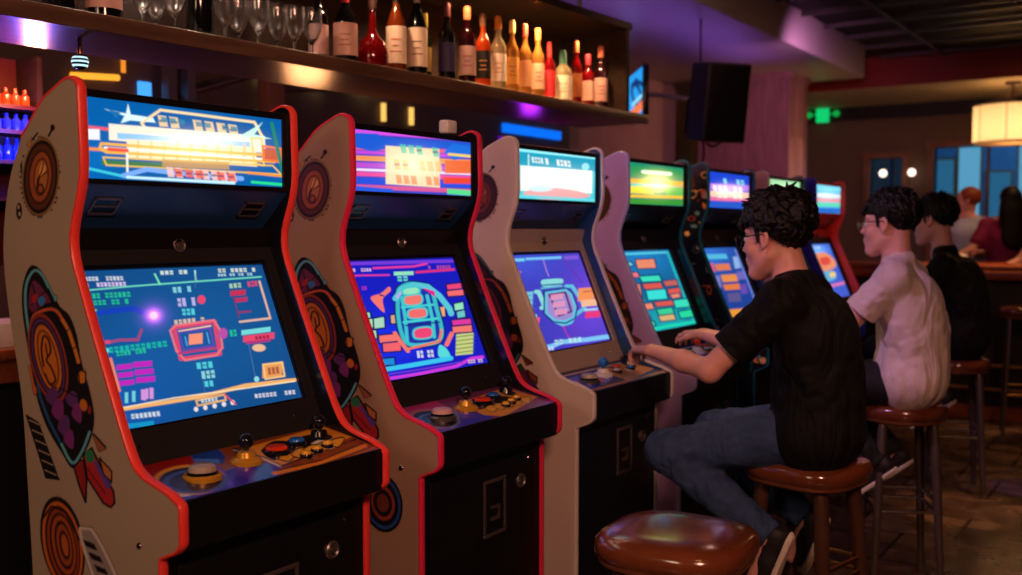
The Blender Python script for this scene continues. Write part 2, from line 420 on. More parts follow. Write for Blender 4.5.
# ------------------------------------------------------------------ implicit surfaces for bodies and clothes
class SDF:
    def __init__(s, lo, hi, h):
        s.lo = np.array(lo, float); s.h = h
        s.n = np.ceil((np.array(hi)-s.lo)/h).astype(int)+1
        s.A = np.full(tuple(s.n), .5, np.float32)
        s.rs = 1.0
        s.ax = [(s.lo[i]+h*np.arange(s.n[i])).astype(np.float32) for i in range(3)]
    def sub(s, lo, hi, m=.05):
        a = np.clip(np.floor((np.array(lo)-m-s.lo)/s.h).astype(int), 0, s.n-1)
        b = np.clip(np.ceil((np.array(hi)+m-s.lo)/s.h).astype(int)+1, 1, s.n)
        sl = tuple(slice(a[i], b[i]) for i in range(3))
        g = np.meshgrid(s.ax[0][sl[0]], s.ax[1][sl[1]], s.ax[2][sl[2]], indexing='ij')
        return sl, g
    def mix(s, sl, d, k, mode='add', cut=None, g=None):
        if cut is not None:
            for (c, n) in cut: # keep the side against n
                n = np.array(n, float); n /= np.linalg.norm(n)
                d = np.maximum(d, (g[0]-c[0])*n[0]+(g[1]-c[1])*n[1]+(g[2]-c[2])*n[2])
        a = s.A[sl]
        if mode == 'sub':
            d = -d; h = np.clip(.5-.5*(d-a)/k, 0, 1); s.A[sl] = a*h+d*(1-h)+k*h*(1-h) if False else np.maximum(a, d)+np.maximum(k-np.abs(a-d), 0)**2/(4*k)
        else:
            h = np.clip(.5+.5*(a-d)/k, 0, 1); s.A[sl] = a*(1-h)+d*h-k*h*(1-h)
    def cone(s, a, b, ra, rb, k=.02, mode='add', cut=None):
        a = np.array(a, float); b = np.array(b, float); ra *= s.rs; rb *= s.rs; r = max(ra, rb)
        sl, g = s.sub(np.minimum(a, b)-r, np.maximum(a, b)+r)
        if min(s.A[sl].shape) == 0: return s
        ba = b-a; L = ba@ba+1e-12
        p = [g[i]-a[i] for i in range(3)]
        t = np.clip((p[0]*ba[0]+p[1]*ba[1]+p[2]*ba[2])/L, 0, 1)
        d = np.sqrt((p[0]-ba[0]*t)**2+(p[1]-ba[1]*t)**2+(p[2]-ba[2]*t)**2)-(ra+(rb-ra)*t)
        s.mix(sl, d, k, mode, cut, g); return s
    def chain(s, pts, rs, k=.02, mode='add'):
        for i in range(len(pts)-1): s.cone(pts[i], pts[i+1], rs[i], rs[i+1], k, mode)
        return s
    def ell(s, c, r, k=.02, Rm=None, mode='add', cut=None):
        c = np.array(c, float); r = np.array(r, float)*s.rs; m = r.max()
        sl, g = s.sub(c-m, c+m)
        if min(s.A[sl].shape) == 0: return s
        p = [g[i]-c[i] for i in range(3)]
        if Rm is not None: p = [Rm[j][0]*p[0]+Rm[j][1]*p[1]+Rm[j][2]*p[2] for j in range(3)]
        k0 = np.sqrt(sum((p[i]/r[i])**2 for i in range(3))); k1 = np.sqrt(sum((p[i]/r[i]**2)**2 for i in range(3)))+1e-9
        s.mix(sl, k0*(k0-1)/k1, k, mode, cut, g); return s
    def ripple(s, amp, fr, seed=0):
        r = np.random.default_rng(seed); g = np.meshgrid(*s.ax, indexing='ij'); w = 0
        for i in range(5):
            d = r.normal(size=3)*np.array((1, 1, .6)); d *= fr*(.6+.25*i)/np.linalg.norm(d)
            w = w+np.sin(g[0]*d[0]+g[1]*d[1]+g[2]*d[2]+r.random()*6.28)/(1+.4*i)
        s.A += (amp*.5*w).astype(np.float32); return s
    def polys(s):
        A = s.A; A[0] = A[-1] = .5; A[:, 0] = A[:, -1] = .5; A[:, :, 0] = A[:, :, -1] = .5
        S = A < 0; n = np.array(A.shape)-1
        cnt = np.zeros(n, np.int8)
        for i in (0, 1):
            for j in (0, 1):
                for k in (0, 1): cnt += S[i:i+n[0], j:j+n[1], k:k+n[2]]
        act = np.argwhere((cnt > 0) & (cnt < 8)); idx = -np.ones(tuple(n), np.int64); idx[tuple(act.T)] = np.arange(len(act))
        acc = np.zeros((len(act), 3)); num = np.zeros(len(act))
        cr = [(i, j, k) for i in (0, 1) for j in (0, 1) for k in (0, 1)]
        for p in cr:
            for ax in range(3):
                if p[ax]: continue
                q = list(p); q[ax] = 1
                va = A[tuple((act+p).T)]; vb = A[tuple((act+q).T)]; m = (va < 0) != (vb < 0)
                t = np.where(m, va/np.where(m, va-vb, 1), 0)
                pos = np.array(p, float)[None]+np.zeros((len(act), 3)); pos[:, ax] = t
                acc += pos*m[:, None]; num += m
        V = s.lo+s.h*(act+acc/num[:, None]); Q = []
        for ax in range(3):
            u, v = (ax+1) % 3, (ax+2) % 3
            sl0 = [slice(None)]*3; sl1 = [slice(None)]*3; sl0[ax] = slice(0, -1); sl1[ax] = slice(1, None)
            e = np.argwhere(S[tuple(sl0)] != S[tuple(sl1)])
            ins = S[tuple(e.T)]
            def cell(du, dv):
                c = e.copy(); c[:, u] -= du; c[:, v] -= dv; return idx[tuple(c.T)]
            q = np.stack([cell(1, 1), cell(0, 1), cell(0, 0), cell(1, 0)], 1)
            q[~ins] = q[~ins][:, ::-1]; Q.append(q)
        return V, np.concatenate(Q)
    def build(s, name, mat, parent, origin, tint=None):
        V, Q = s.polys()
        me = bpy.data.meshes.new(name); me.from_pydata((V-np.array(origin)).tolist(), [], Q.tolist())
        me.polygons.foreach_set('use_smooth', [True]*len(Q))
        C = np.ones((len(V), 4), np.float32)
        C[:, :3] = tint(V) if tint is not None else 1
        at = me.color_attributes.new('art', 'FLOAT_COLOR', 'POINT'); at.data.foreach_set('color', C.ravel())
        me.materials.append(M[mat]); me.update()
        o = bpy.data.objects.new(name, me); COL.objects.link(o); o.parent = parent
        return o

def nrm(v): v = np.array(v, float); return v/np.linalg.norm(v)
def head_frame(c, yaw, pitch, roll=0):
    """yaw: angle of the face direction in plan (0 = towards -x), pitch down positive"""
    f = np.array((-math.cos(yaw)*math.cos(pitch), -math.sin(yaw)*math.cos(pitch), -math.sin(pitch)))
    l = np.cross((0, 0, 1), f); l = nrm(l); u = np.cross(f, l)
    return np.array(c), f, l, u
def hand(S, w, d, s_, curl, k=.006, sc_=1.0, spread=1.0, thumb=(.5, .6)):
    """w wrist, d direction of the fingers, s_ thumb side, curl towards n = palm side"""
    d = nrm(d); s_ = nrm(s_-d*(np.dot(s_, d))); n = np.cross(d, s_)
    if n[2] > 0: n = -n
    w = np.array(w, float)
    for o in (-.026, -.009, .009, .026):
        S.cone(w+s_*o*.6*sc_, w+(d*.085+s_*o)*sc_, .0155*sc_, .0125*sc_, .012)
    for o, L, cu in ((-.027, .062, 1.15), (-.009, .078, 1.0), (.009, .084, .95), (.027, .074, .85)):
        p = w+(d*.088+s_*o)*sc_; ang = curl*.45*cu; dd = nrm(d+s_*o*3*spread)
        for seg, fr, ra, rb in ((0, .46, .0092, .0084), (1, .30, .0084, .0077), (2, .24, .0077, .0066)):
            q = p+(dd*math.cos(ang)+n*math.sin(ang))*L*fr*sc_
            S.cone(p, q, ra*sc_, rb*sc_, .004); p = q; ang += curl*.55*cu
    p = w+(d*.022+s_*.022)*sc_; q = w+(d*.05+s_*.048+n*.012)*sc_
    S.cone(p, q, .0145*sc_, .0115*sc_, .012)
    r = q+(d*.03+s_*.008*thumb[0]+n*.012)*sc_; S.cone(q, r, .0105*sc_, .0095*sc_, .005)
    r2 = r+(d*.022-s_*.008+n*.010*thumb[1])*sc_; S.cone(r, r2, .0095*sc_, .0078*sc_, .005)

SKIN = np.array(lin((232, 168, 156)))
HS = 1.0
def build_head(S, H, nb, k=.02, detail=True):
    c, f, l, u = H; Rm = np.array([f, l, u]); S.rs = HS
    def W(F_, L_, U_): return c+(f*F_+l*L_+u*U_)*HS
    S.ell(W(-.012, 0, .042), (.096, .076, .086), .02, Rm)
    S.ell(W(.034, 0, -.030), (.056, .056, .080), .025, Rm)
    S.cone(W(.070, -.01, -.098), W(.070, .01, -.098), .019, .019, .02)
    for q in (-1, 1):
        S.cone(W(.0, q*.048, -.052), W(.064, q*.016, -.098), .015, .015, .035)
        S.ell(W(.060, q*.036, -.024), (.022, .020, .022), .03, Rm)
        S.cone(W(.083, q*.012, .030), W(.066, q*.048, .032), .010, .009, .012)
        if detail:
            S.ell(W(.098, q*.031, .008), (.017, .015, .011), .008, Rm, 'sub')
            S.ell(W(.077, q*.031, .007), (.0125, .014, .0115), .003, Rm)
        # ear: outer shell, hollow, lobe
        E = W(-.006, q*.079, .002); Re = np.array([nrm(f-l*q*.35), nrm(l*q+f*.35), u])
        S.ell(E, (.018, .008, .031), .006, Re)
        if detail:
            S.ell(E+l*q*.008+f*.003, (.010, .006, .019), .003, Re, 'sub')
        S.ell(W(.002, q*.076, -.025), (.009, .006, .010), .006, Re)
    S.cone(W(.088, 0, .020), W(.104, 0, -.020), .0075, .0095, .010)
    S.ell(W(.109, 0, -.023), (.0085, .0085, .0075), .006, Rm)
    for q in (-1, 1): S.ell(W(.098, q*.011, -.027), (.010, .0065, .007), .005, Rm)
    S.ell(W(.074, 0, -.058), (.027, .033, .034), .014, Rm)
    S.ell(W(.097, 0, -.0535), (.0075, .020, .005), .005, Rm)
    S.ell(W(.0955, 0, -.0655), (.0075, .017, .0058), .005, Rm)
    S.ell(W(.078, 0, -.099), (.021, .020, .017), .014, Rm)
    S.cone(W(-.028, 0, -.045), nb, .047, .052, .025); S.rs = 1.0
    return W
def head_tint(H):
    c, f, l, u = H
    def t(V):
        P = (V-c)/HS; Fp, Lp, Up = P@f, P@l, P@u
        C = np.tile(SKIN, (len(V), 1))
        lip = np.exp(-((Fp-.099)/.012)**2-((Lp)/.021)**2-((Up+.061)/.011)**2)
        C = C*(1-lip[:, None]*.75)+np.array(lin((170, 84, 80)))*lip[:, None]*.75
        for q in (-1, 1):
            br = (np.abs(Lp-q*.031) < .021) & (np.abs(Up-.032+.12*np.abs(Lp-q*.025)) < .0042) & (Fp > .06)
            C[br] = lin((30, 22, 20))
            ey = (np.abs(Lp-q*.031) < .014) & (np.abs(Up-.007) < .0065) & (Fp > .07)
            C[ey] = lin((226, 214, 206))
            ir = (np.hypot(Lp-q*.031, Up-.007) < .0062) & (Fp > .07); C[ir] = lin((24, 14, 12))
            ld = (np.abs(Lp-q*.031) < .016) & (np.abs(Up-.0145) < .0018) & (Fp > .065); C[ld] = lin((40, 26, 24))
            ch = np.exp(-((Fp-.065)/.03)**2-((Lp-q*.045)/.02)**2-((Up+.025)/.022)**2)
            C = C*(1-ch[:, None]*.2)+np.array(lin((214, 120, 104)))*ch[:, None]*.2
            ea = np.exp(-((Fp+.004)/.03)**2-((Lp-q*.082)/.012)**2-((Up)/.03)**2)
            C = C*(1-ea[:, None]*.3)+np.array(lin((206, 110, 96)))*ea[:, None]*.3
        return C
    return t
def build_hair(name, H, mat, parent, origin, style, h=.0035, seed=3):
    c, f, l, u = H; Rm = np.array([f, l, u]); r = np.random.default_rng(seed)
    S = SDF(c-.18*HS, c+.2*HS, h); S.rs = HS
    def W(F_, L_, U_): return c+(f*F_+l*L_+u*U_)*HS
    cuts = lambda: [(W(.098, 0, .052), nrm(-u+f*.12+.0*l)*1.0), ]
    if style == 'curly':
        rad = np.array((.112, .092, .098)); cen = (-.020, 0, .056)
    else:
        rad = np.array((.106, .086, .093)); cen = (-.016, 0, .050)
    # hairline: above the line from forehead to behind the ear, plus the nape
    def inside(Fp, Lp, Up):
        line = np.where(Fp > .035, .040+(Fp-.035)*.12, np.where(Fp > -.018, .012+(Fp+.018)*.53, .012+(Fp+.018)*1.35))
        return Up-np.maximum(line, -.088)
    sl, g = S.sub(c-.17*HS, c+.19*HS, 0)
    P = [(g[i]-c[i])/HS for i in range(3)]
    Fp, Lp, Up = [sum(P[i]*v[i] for i in range(3)) for v in (f, l, u)]
    q = [(Fp-cen[0])/rad[0], (Lp-cen[1])/rad[1], (Up-cen[2])/rad[2]]
    k0 = np.sqrt(q[0]**2+q[1]**2+q[2]**2); k1 = np.sqrt((q[0]/rad[0])**2+(q[1]/rad[1])**2+(q[2]/rad[2])**2)+1e-9
    d = k0*(k0-1)/k1
    d = np.maximum(d, -inside(Fp, Lp, Up)*.8)
    S.A[sl] = np.minimum(S.A[sl], d*HS)
    n = 420 if style == 'curly' else 300
    for i in range(n):
        v = nrm(r.normal(size=3)); p = np.array(cen)+v*rad*(.99 if style == 'curly' else .975)
        if inside(*p) < .008: continue
        if style == 'curly':
            t = nrm(np.cross(v, r.normal(size=3))*.8+(np.array((.35, 0, -.9))-v*np.dot(v, (.35, 0, -.9)))*.7)
            b_ = np.cross(v, t); L_ = r.uniform(.022, .042); cv = r.uniform(-.012, .012); lift = r.uniform(.002, .013)+(.012 if v[2] > .55 and r.random() < .4 else 0)
            q0 = p-t*L_*.5-v*.004; q1 = p+b_*cv+v*.003; q2 = p+t*L_*.5-b_*cv*.4+v*lift
            S.cone(W(*q0), W(*q1), .0085, .0075, .004); S.cone(W(*q1), W(*q2), .0075, .0025, .004)
        else:
            down = np.array((.25 if v[0] > 0 else -.35, 0, -1.0)) if v[2] < .6 else np.array((.8, 0, -.3))
            t = nrm(down-v*np.dot(down, v)+r.normal(size=3)*.25)
            L_ = r.uniform(.02, .045)
            S.cone(W(*(p-t*L_*.5)), W(*(p+t*L_*.5+v*.003)), .006, .003, .004)
    # fringe and sideburns
    if style == 'curly':
        for i in range(26):
            L_ = r.uniform(-.062, .062); F_ = .088-abs(L_)*.35
            a = np.array((F_, L_, .075)); b_ = a+np.array((.014, r.uniform(-.01, .01), -.024)); e = b_+np.array((-.004, r.uniform(-.012, .012), -.016))
            S.cone(W(*a), W(*b_), .0085, .007, .004); S.cone(W(*b_), W(*e), .007, .003, .004)
    else:
        for i in range(22):
            L_ = r.uniform(-.055, .055); F_ = .090-abs(L_)*.4
            a = np.array((F_-.01, L_, .085)); b_ = a+np.array((.022, r.uniform(-.01, .01), -.022)); e = b_+np.array((.0, r.uniform(-.01, .01), -.014))
            S.cone(W(*a), W(*b_), .009, .007, .004); S.cone(W(*b_), W(*e), .007, .0025, .004)
    for q in (-1, 1):
        S.cone(W(.022, q*.072, .03), W(.020, q*.074, -.008), .008, .004, .006)
    o = S.build('hair', mat, parent, origin); return o
def glasses(H, parent, origin, mat='black_gloss', lens_r=.024):
    c, f, l, u = H; o = np.array(origin)
    def W(F_, L_, U_): return c+(f*F_+l*L_+u*U_)*HS-o
    mb = MB()
    for q in (-1, 1):
        mb.tube([W(.112-abs(math.cos(a))*0.0-.004*(1+math.cos(a)), q*(.033+lens_r*math.cos(a)), .004+lens_r*.86*math.sin(a)) for a in np.linspace(0, 2*PI, 24, endpoint=False)], .0019, 6, closed=True)
        mb.tube([W(.106, q*.058, .010), W(.09, q*.074, .012), W(.0, q*.082, .014), W(-.02, q*.080, .0)], .0019, 6)
    mb.tube([W(.112, -.011, .008), W(.117, 0, .012), W(.112, .011, .008)], .0017, 6)
    return mb.build('glasses', mat, parent)

def seated_person(name, label, base, K, shirt, jeans, hairstyle, glass=None, h=.0045, group=None, seed=1):
    """K: keypoints in world metres. faces towards -x; left side is the -y side"""
    root = empty(name, (base[0], base[1], 0)); tag(root, label, 'person', group)
    O = np.array((base[0], base[1], 0.0))
    g = {k: np.array(v, float) for k, v in K.items() if k not in ('head',)}
    H = head_frame(*K['head'])
    allp = np.array([v for k, v in g.items() if v.shape == (3,)])
    lo = allp.min(0)-.16; hi = allp.max(0)+.16; hi[2] = H[0][2]+.16
    S = SDF(lo, hi, h)
    nb = g['neck']
    build_head(S, H, nb)
    # torso
    S.cone(g['pelvis']+(0, -.06, 0), g['pelvis']+(0, .06, 0), .115, .115, .03)
    S.cone(g['pelvis'], g['chest'], .105, .10, .05)
    Rt = np.array([nrm(np.cross((0, 1, 0), nrm(g['chest']-g['pelvis']))), (0, 1, 0), nrm(g['chest']-g['pelvis'])])
    S.ell(g['chest'], (.105, .155, .17), .04, Rt)
    S.ell(g['pelvis']*.5+g['chest']*.5, (.10, .135, .14), .04, Rt)
    for sd in ('L', 'R'):
        S.cone(nb-(0, 0, .03), g[sd+'sho'], .052, .052, .04)
        S.cone(g[sd+'sho'], g[sd+'elb'], .050, .038, .03)
        S.cone(g[sd+'elb'], g[sd+'elb']*.55+g[sd+'wri']*.45, .038, .036, .02)
        S.cone(g[sd+'elb']*.55+g[sd+'wri']*.45, g[sd+'wri'], .036, .0235, .02)
        S.cone(g['pelvis']*.4+g[sd+'hip']*.6, g[sd+'kne'], .082, .055, .03)
        S.cone(g[sd+'kne'], g[sd+'ank'], .05, .035, .03)
        S.cone(g[sd+'ank'], g[sd+'toe'], .03, .028, .02)
        hd = K.get(sd+'hand', dict()) if isinstance(K.get(sd+'hand'), dict) else {}
        dr = g[sd+'tip']-g[sd+'wri']
        th = np.array((0, 1, 0)) if sd == 'L' else np.array((0, -1, 0))
        hand(S, g[sd+'wri'], dr+np.array((0, 0, .02)), th, 1.0 if sd == 'L' else .8)
    S.build('body', 'skin', root, O, head_tint(H))
    # shirt
    S = SDF(np.minimum(lo, allp.min(0)-.2), hi+.04, .005)
    S.cone(g['pelvis']+(.005, -.055, -.01), g['pelvis']+(.005, .055, -.01), .140, .140, .03)
    S.cone(g['pelvis']+(.01, 0, .0), g['chest'], .125, .115, .05)
    S.ell(g['chest'], (.128, .180, .19), .05, Rt)
    S.ell(g['pelvis']*.5+g['chest']*.5+(.012, 0, 0), (.135, .165, .17), .05, Rt)
    for sd, sg in (('L', -1), ('R', 1)):
        sh, el = g[sd+'sho'], g[sd+'elb']; ax = nrm(el-sh)
        S.cone(nb-(-.006, 0, .012), sh, .060, .060, .04)
        S.cone(sh, g['chest']+(0, sg*.06, .0), .06, .09, .05)
        e1 = sh+(el-sh)*.86
        S.cone(sh, e1, .063, .070, .03, 'add', [(sh+(el-sh)*.70, ax)])
        # sleeve folds
        for t, off in ((.25, .02), (.42, -.01), (.55, .015)):
            p = sh+(el-sh)*t; b1 = nrm(np.cross(ax, (0, 0, 1))); b2 = np.cross(ax, b1)
            for a in np.linspace(0, 2*PI, 7)[:-1]:
                v1 = b1*math.cos(a)+b2*math.sin(a); v2 = b1*math.cos(a+.7)+b2*math.sin(a+.7)
                S.cone(p+v1*.058, p+v2*.058+ax*off, .010, .008, .02)
    r = np.random.default_rng(seed)
    bk = nrm(g['chest']-g['pelvis'])
    for i in range(26):       # long soft folds on the torso
        a = r.uniform(0, 2*PI); t0 = r.uniform(-.25, .75); t1 = t0+r.uniform(.15, .4)
        def P_(t, a): 
            cc = g['pelvis']*(1-t)+g['chest']*t; return cc+np.array((math.cos(a)*.128, math.sin(a)*.165, 0))
        S.cone(P_(t0, a), P_(min(t1, 1.0), a+r.uniform(-.5, .5)), .012, .008, .03)
    for i in range(7):        # gathered folds at the hem
        a = r.uniform(-1.4, 1.4); z = -.06+.022*i
        cc = g['pelvis']+(0, 0, z)
        S.cone(cc+(math.cos(a)*.13, math.sin(a)*.16, 0), cc+(math.cos(a+.9)*.13, math.sin(a+.9)*.16, -.02), .012, .010, .02)
    # neck opening and straight hem
    c_, f_, l_, u_ = H
    nk = nb+np.array((-.022, 0, .060)); S.ell(nk, (.078, .072, .058), .008, None, 'sub')
    hem = g['pelvis'][2]-.138
    sl, gg = S.sub(S.lo, S.lo+S.h*S.n, 0)
    S.A[sl] = np.maximum(S.A[sl], hem-gg[2]+(gg[0]-g['pelvis'][0])*-.10)
    S.ripple(.0022, 70, seed)
    S.build('shirt', shirt, root, O)
    # trousers
    S = SDF(allp.min(0)-.2, allp.max(0)+.2, .005)
    pv = g['pelvis']
    S.cone(pv+(.015, -.06, -.015), pv+(.015, .06, -.015), .124, .124, .03)
    for sd in ('L', 'R'):
        hp, kn, an = g[sd+'hip'], g[sd+'kne'], g[sd+'ank']
        S.cone(pv*.45+hp*.55, kn, .102, .070, .04)
        S.cone(kn, kn*.45+an*.55, .068, .060, .03)
        S.cone(kn*.45+an*.55, an+(kn-an)*.02, .060, .050, .03, 'add', [(an+(kn-an)*.02, an-kn)])
        ax = nrm(kn-hp); b1 = np.array((0, 1.0, 0)); b2 = np.cross(ax, b1)
        for i in range(9):    # creases at hip and knee
            t = r.choice([.80, .88, .95, .72]); p = hp*(1-t)+kn*t; rr = .093*(1-t)+.066*t; a = r.uniform(0, 6.28)
            v1 = b1*math.cos(a)+b2*math.sin(a); v2 = b1*math.cos(a+.9)+b2*math.sin(a+.9)
            S.cone(p+v1*(rr-.005), p+v2*(rr-.005)+ax*r.uniform(-.05, .05), .009, .006, .03)
        ax = nrm(an-kn); b2 = np.cross(ax, b1)
        for i in range(8):
            t = r.uniform(.1, .9); p = kn*(1-t)+an*t; rr = .066*(1-t)+.050*t; a = r.uniform(0, 6.28)
            v1 = b1*math.cos(a)+b2*math.sin(a); v2 = b1*math.cos(a+1)+b2*math.sin(a+1)
            S.cone(p+v1*(rr-.004), p+v2*(rr-.004)+ax*r.uniform(-.04, .04), .008, .006, .024)
    sl, gg = S.sub(S.lo, S.lo+S.h*S.n, 0)
    S.A[sl] = np.maximum(S.A[sl], gg[2]-(pv[2]+.07))
    S.ripple(.0016, 80, seed+5)
    S.build('jeans', jeans, root, O)
    # shoes
    for sd in ('L', 'R'):
        an, to = g[sd+'ank'], g[sd+'toe']; d = nrm(to-an); up = nrm(np.cross(d, (0, 1, 0)))
        if np.dot(up, (-1, 0, .2)) < 0: up = -up
        fr = np.array([d, (0, 1, 0), up]); 
        heel = an-d*.035-up*.035
        S = SDF(np.minimum(an, to)-.14, np.maximum(an, to)+.14, .0045)
        L = np.linalg.norm(to-an)
        S.cone(an-d*.01-up*.005, an+d*(L*.5)-up*.018, .038, .034, .02)
        S.cone(an+d*(L*.5)-up*.020, to-up*.020, .034, .027, .02)
        S.ell(heel+d*.02+up*.02, (.04, .036, .035), .02, fr)
        c0 = (an+to)/2-up*.046; 
        sl, gg = S.sub(S.lo, S.lo+S.h*S.n, 0)
        S.A[sl] = np.maximum(S.A[sl], -((gg[0]-c0[0])*up[0]+(gg[1]-c0[1])*up[1]+(gg[2]-c0[2])*up[2]))
        S.A[sl] = np.maximum(S.A[sl], (gg[0]-an[0])*(-d[0])+(gg[2]-an[2])*(-d[2])-.045)
        sh = S.build('shoe', 'shoe_white', root, O)
        S = SDF(np.minimum(an, to)-.16, np.maximum(an, to)+.16, .004)
        S.cone(heel+d*.015-up*.005, to-up*.056+d*.005, .030, .034, .02)
        c1 = (an+to)/2-up*.056
        sl, gg = S.sub(S.lo, S.lo+S.h*S.n, 0)
        hh = (gg[0]-c1[0])*up[0]+(gg[1]-c1[1])*up[1]+(gg[2]-c1[2])*up[2]
        S.A[sl] = np.maximum(S.A[sl], np.abs(hh)-.009)
        so = S.build('sole', 'shoe_sole', root, O); so.parent = sh
    build_hair(name, H, 'hair_black' if hairstyle == 'curly' else 'hair_black_straight', root, O, hairstyle, seed=seed)
    if glass: glasses(H, root, O, glass)
    return root
# ------------------------------------------------------------------ arcade cabinets
Y0 = 1.296; PITCH = .86; CW = .65; CX = -2.0; PT = .019
FRONT = [(-2.285, 1.70), (-2.19, 1.785), (-2.09, 1.826), (-2.052, 1.81), (-2.046, 1.60), (-2.105, 1.45), (-2.03, 1.28), (-1.905, 1.01), (-1.868, .955), (-1.765, .930), (-1.724, .908), (-1.724, .822), (-1.742, .805), (-1.795, .783), (-1.795, .0)]
def round_poly2(pts, rs, n=4):
    P = [np.array(q, float) for q in pts]; out = [P[0]]
    for i in range(1, len(P)-1):
        a, b, c = P[i-1], P[i], P[i+1]; r = rs[i]
        ra = min(r, .45*np.linalg.norm(b-a)); rc = min(r, .45*np.linalg.norm(c-b))
        s_ = b+(a-b)/np.linalg.norm(a-b)*ra; e = b+(c-b)/np.linalg.norm(c-b)*rc
        for k in range(n+1):
            t = k/n; out.append((1-t)**2*s_+2*t*(1-t)*b+t*t*e)
    out.append(P[-1]); return [tuple(q) for q in out]
FR = round_poly([FRONT[0], FRONT[1], FRONT[2], FRONT[3], FRONT[4], FRONT[5], FRONT[6], FRONT[7], FRONT[8], FRONT[9], FRONT[10], FRONT[11], FRONT[12], FRONT[13], FRONT[14]], .035, 4)
FR = round_poly2(FRONT, [0, .03, .03, .02, .05, .06, .05, .08, .06, .03, .010, .010, .008, .010, 0])
BACK = [(-2.29, 0), (-2.285, .65), (-2.31, 1.08), (-2.365, 1.30), (-2.382, 1.44), (-2.35, 1.59), (-2.285, 1.70)]
BACKR = round_poly(BACK, .08, 4)
PROFILE = [(x-CX, z) for x, z in FR] + [(x-CX, z) for x, z in BACKR[:-1]]
FRL = [(x-CX, z) for x, z in FR]

def make_side_panel(side, outer, inner, parent):
    ya, yb = (-CW/2, -CW/2+PT) if side < 0 else (CW/2-PT, CW/2)
    mb = MB(); mb.prism(PROFILE, ya, yb, 'y', 0, 0 if side < 0 else 1, 1 if side < 0 else 0)
    return mb.build('side_panel', [outer, inner], parent)
def make_trim(side, mat, parent):
    ya, yb = (-CW/2-.0015, -CW/2+PT+.0015) if side < 0 else (CW/2-PT-.0015, CW/2+.0015)
    P = [np.array(p) for p in FRL]; n = len(P); out = []
    for i, p in enumerate(P):
        t = P[min(i+1, n-1)]-P[max(i-1, 0)]; t = t/np.linalg.norm(t); nn = np.array((-t[1], t[0]))
        nn = -nn if False else nn
        out.append((p, nn))
    mb = MB(); V = []; 
    sec = [(-.004, ya), (.001, ya), (.0035, ya+.004), (.0042, (ya+yb)/2), (.0035, yb-.004), (.001, yb), (-.004, yb)]
    for p, nn in out:
        for o, y in sec: V.append((p[0]+nn[0]*o, y, p[1]+nn[1]*o))
    m = len(sec); Fc = []
    for i in range(n-1):
        for k in range(m-1): Fc.append((i*m+k, i*m+k+1, (i+1)*m+k+1, (i+1)*m+k))
        Fc.append((i*m+m-1, i*m, (i+1)*m, (i+1)*m+m-1))
    Fc.append(tuple(range(m))); Fc.append(tuple(range((n-1)*m, n*m)))
    mb.add(V, Fc, 0, True)
    return mb.build('edge_trim', mat, parent)

# side artwork, drawn once on the side plane of the first cabinet and shared by its sisters
def side_art_points(lo, hi, st):
    xs = np.arange(lo[0], hi[0], st); zs = np.arange(lo[1], hi[1], st)
    Xg, Zg = np.meshgrid(xs, zs, indexing='ij')
    P3 = np.stack([Xg, np.full_like(Xg, Y0), Zg], -1); px, py = photo_xy(P3)
    loc = np.stack([Xg-CX, np.full_like(Xg, -CW/2-.0012), Zg], -1)
    return px, py, loc
def crest_art():
    px, py, loc = side_art_points((-2.345, 1.40), (-2.10, 1.78), .0022)
    A = Art(px, py, .9)
    blk = (26, 18, 16)
    r = random.Random(4)
    for i in range(46):      # broken ring of little marks
        a = 2*PI*i/46
        if r.random() < .25: continue
        x, y = 40.5+19.5*math.cos(a)*1.0, 177+40*math.sin(a); A.ell(x, y, 1.1, 1.1, (150, 110, 70) if r.random() < .6 else (60, 46, 38), al=.8)
    A.ell(41, 177, 17.5, 37.5, (160, 118, 72), 4, ring=1.2)
    A.ell(41, 177, 16, 35, (92, 48, 32), 4); A.ell(41, 177, 16, 35, blk, 4, ring=1.8)
    A.ell(41, 177, 11.8, 27, (30, 18, 16), 4); A.ell(41, 177, 10.6, 25, (164, 84, 48), 4)
    A.ell(41.5, 177, 7.4, 19, (44, 22, 18), 4); A.ell(41.5, 177, 6.4, 17, (186, 112, 58), 4)
    A.blob([(43, 162), (46.5, 168), (44.5, 174), (41, 178), (39.5, 172)], (236, 172, 92))
    A.line([(44, 163), (42, 172), (38, 180), (37, 190)], 1.3, blk)
    A.line([(47, 172), (40, 178), (38.5, 184)], 1.3, blk)
    A.ell(41, 189, 3.6, 5.6, blk); A.ell(41, 189, 2.2, 3.6, (170, 90, 50))
    A.ell(53, 127.5, 2.1, 3, blk); A.line([(52, 130), (49, 136)], 1.6, blk)
    A.poly([(20.5, 166), (22.5, 160), (22.5, 176)], blk); A.ell(19.5, 211, 2.8, 8, blk); A.ell(19, 207, 1, 2, (190, 170, 150)); A.ell(20, 214, 1, 2, (190, 170, 150))
    A.poly([(27, 145), (32, 137), (31, 148)], (190, 140, 80)); A.line([(33, 139), (38, 133)], 1.3, blk)
    return A, loc
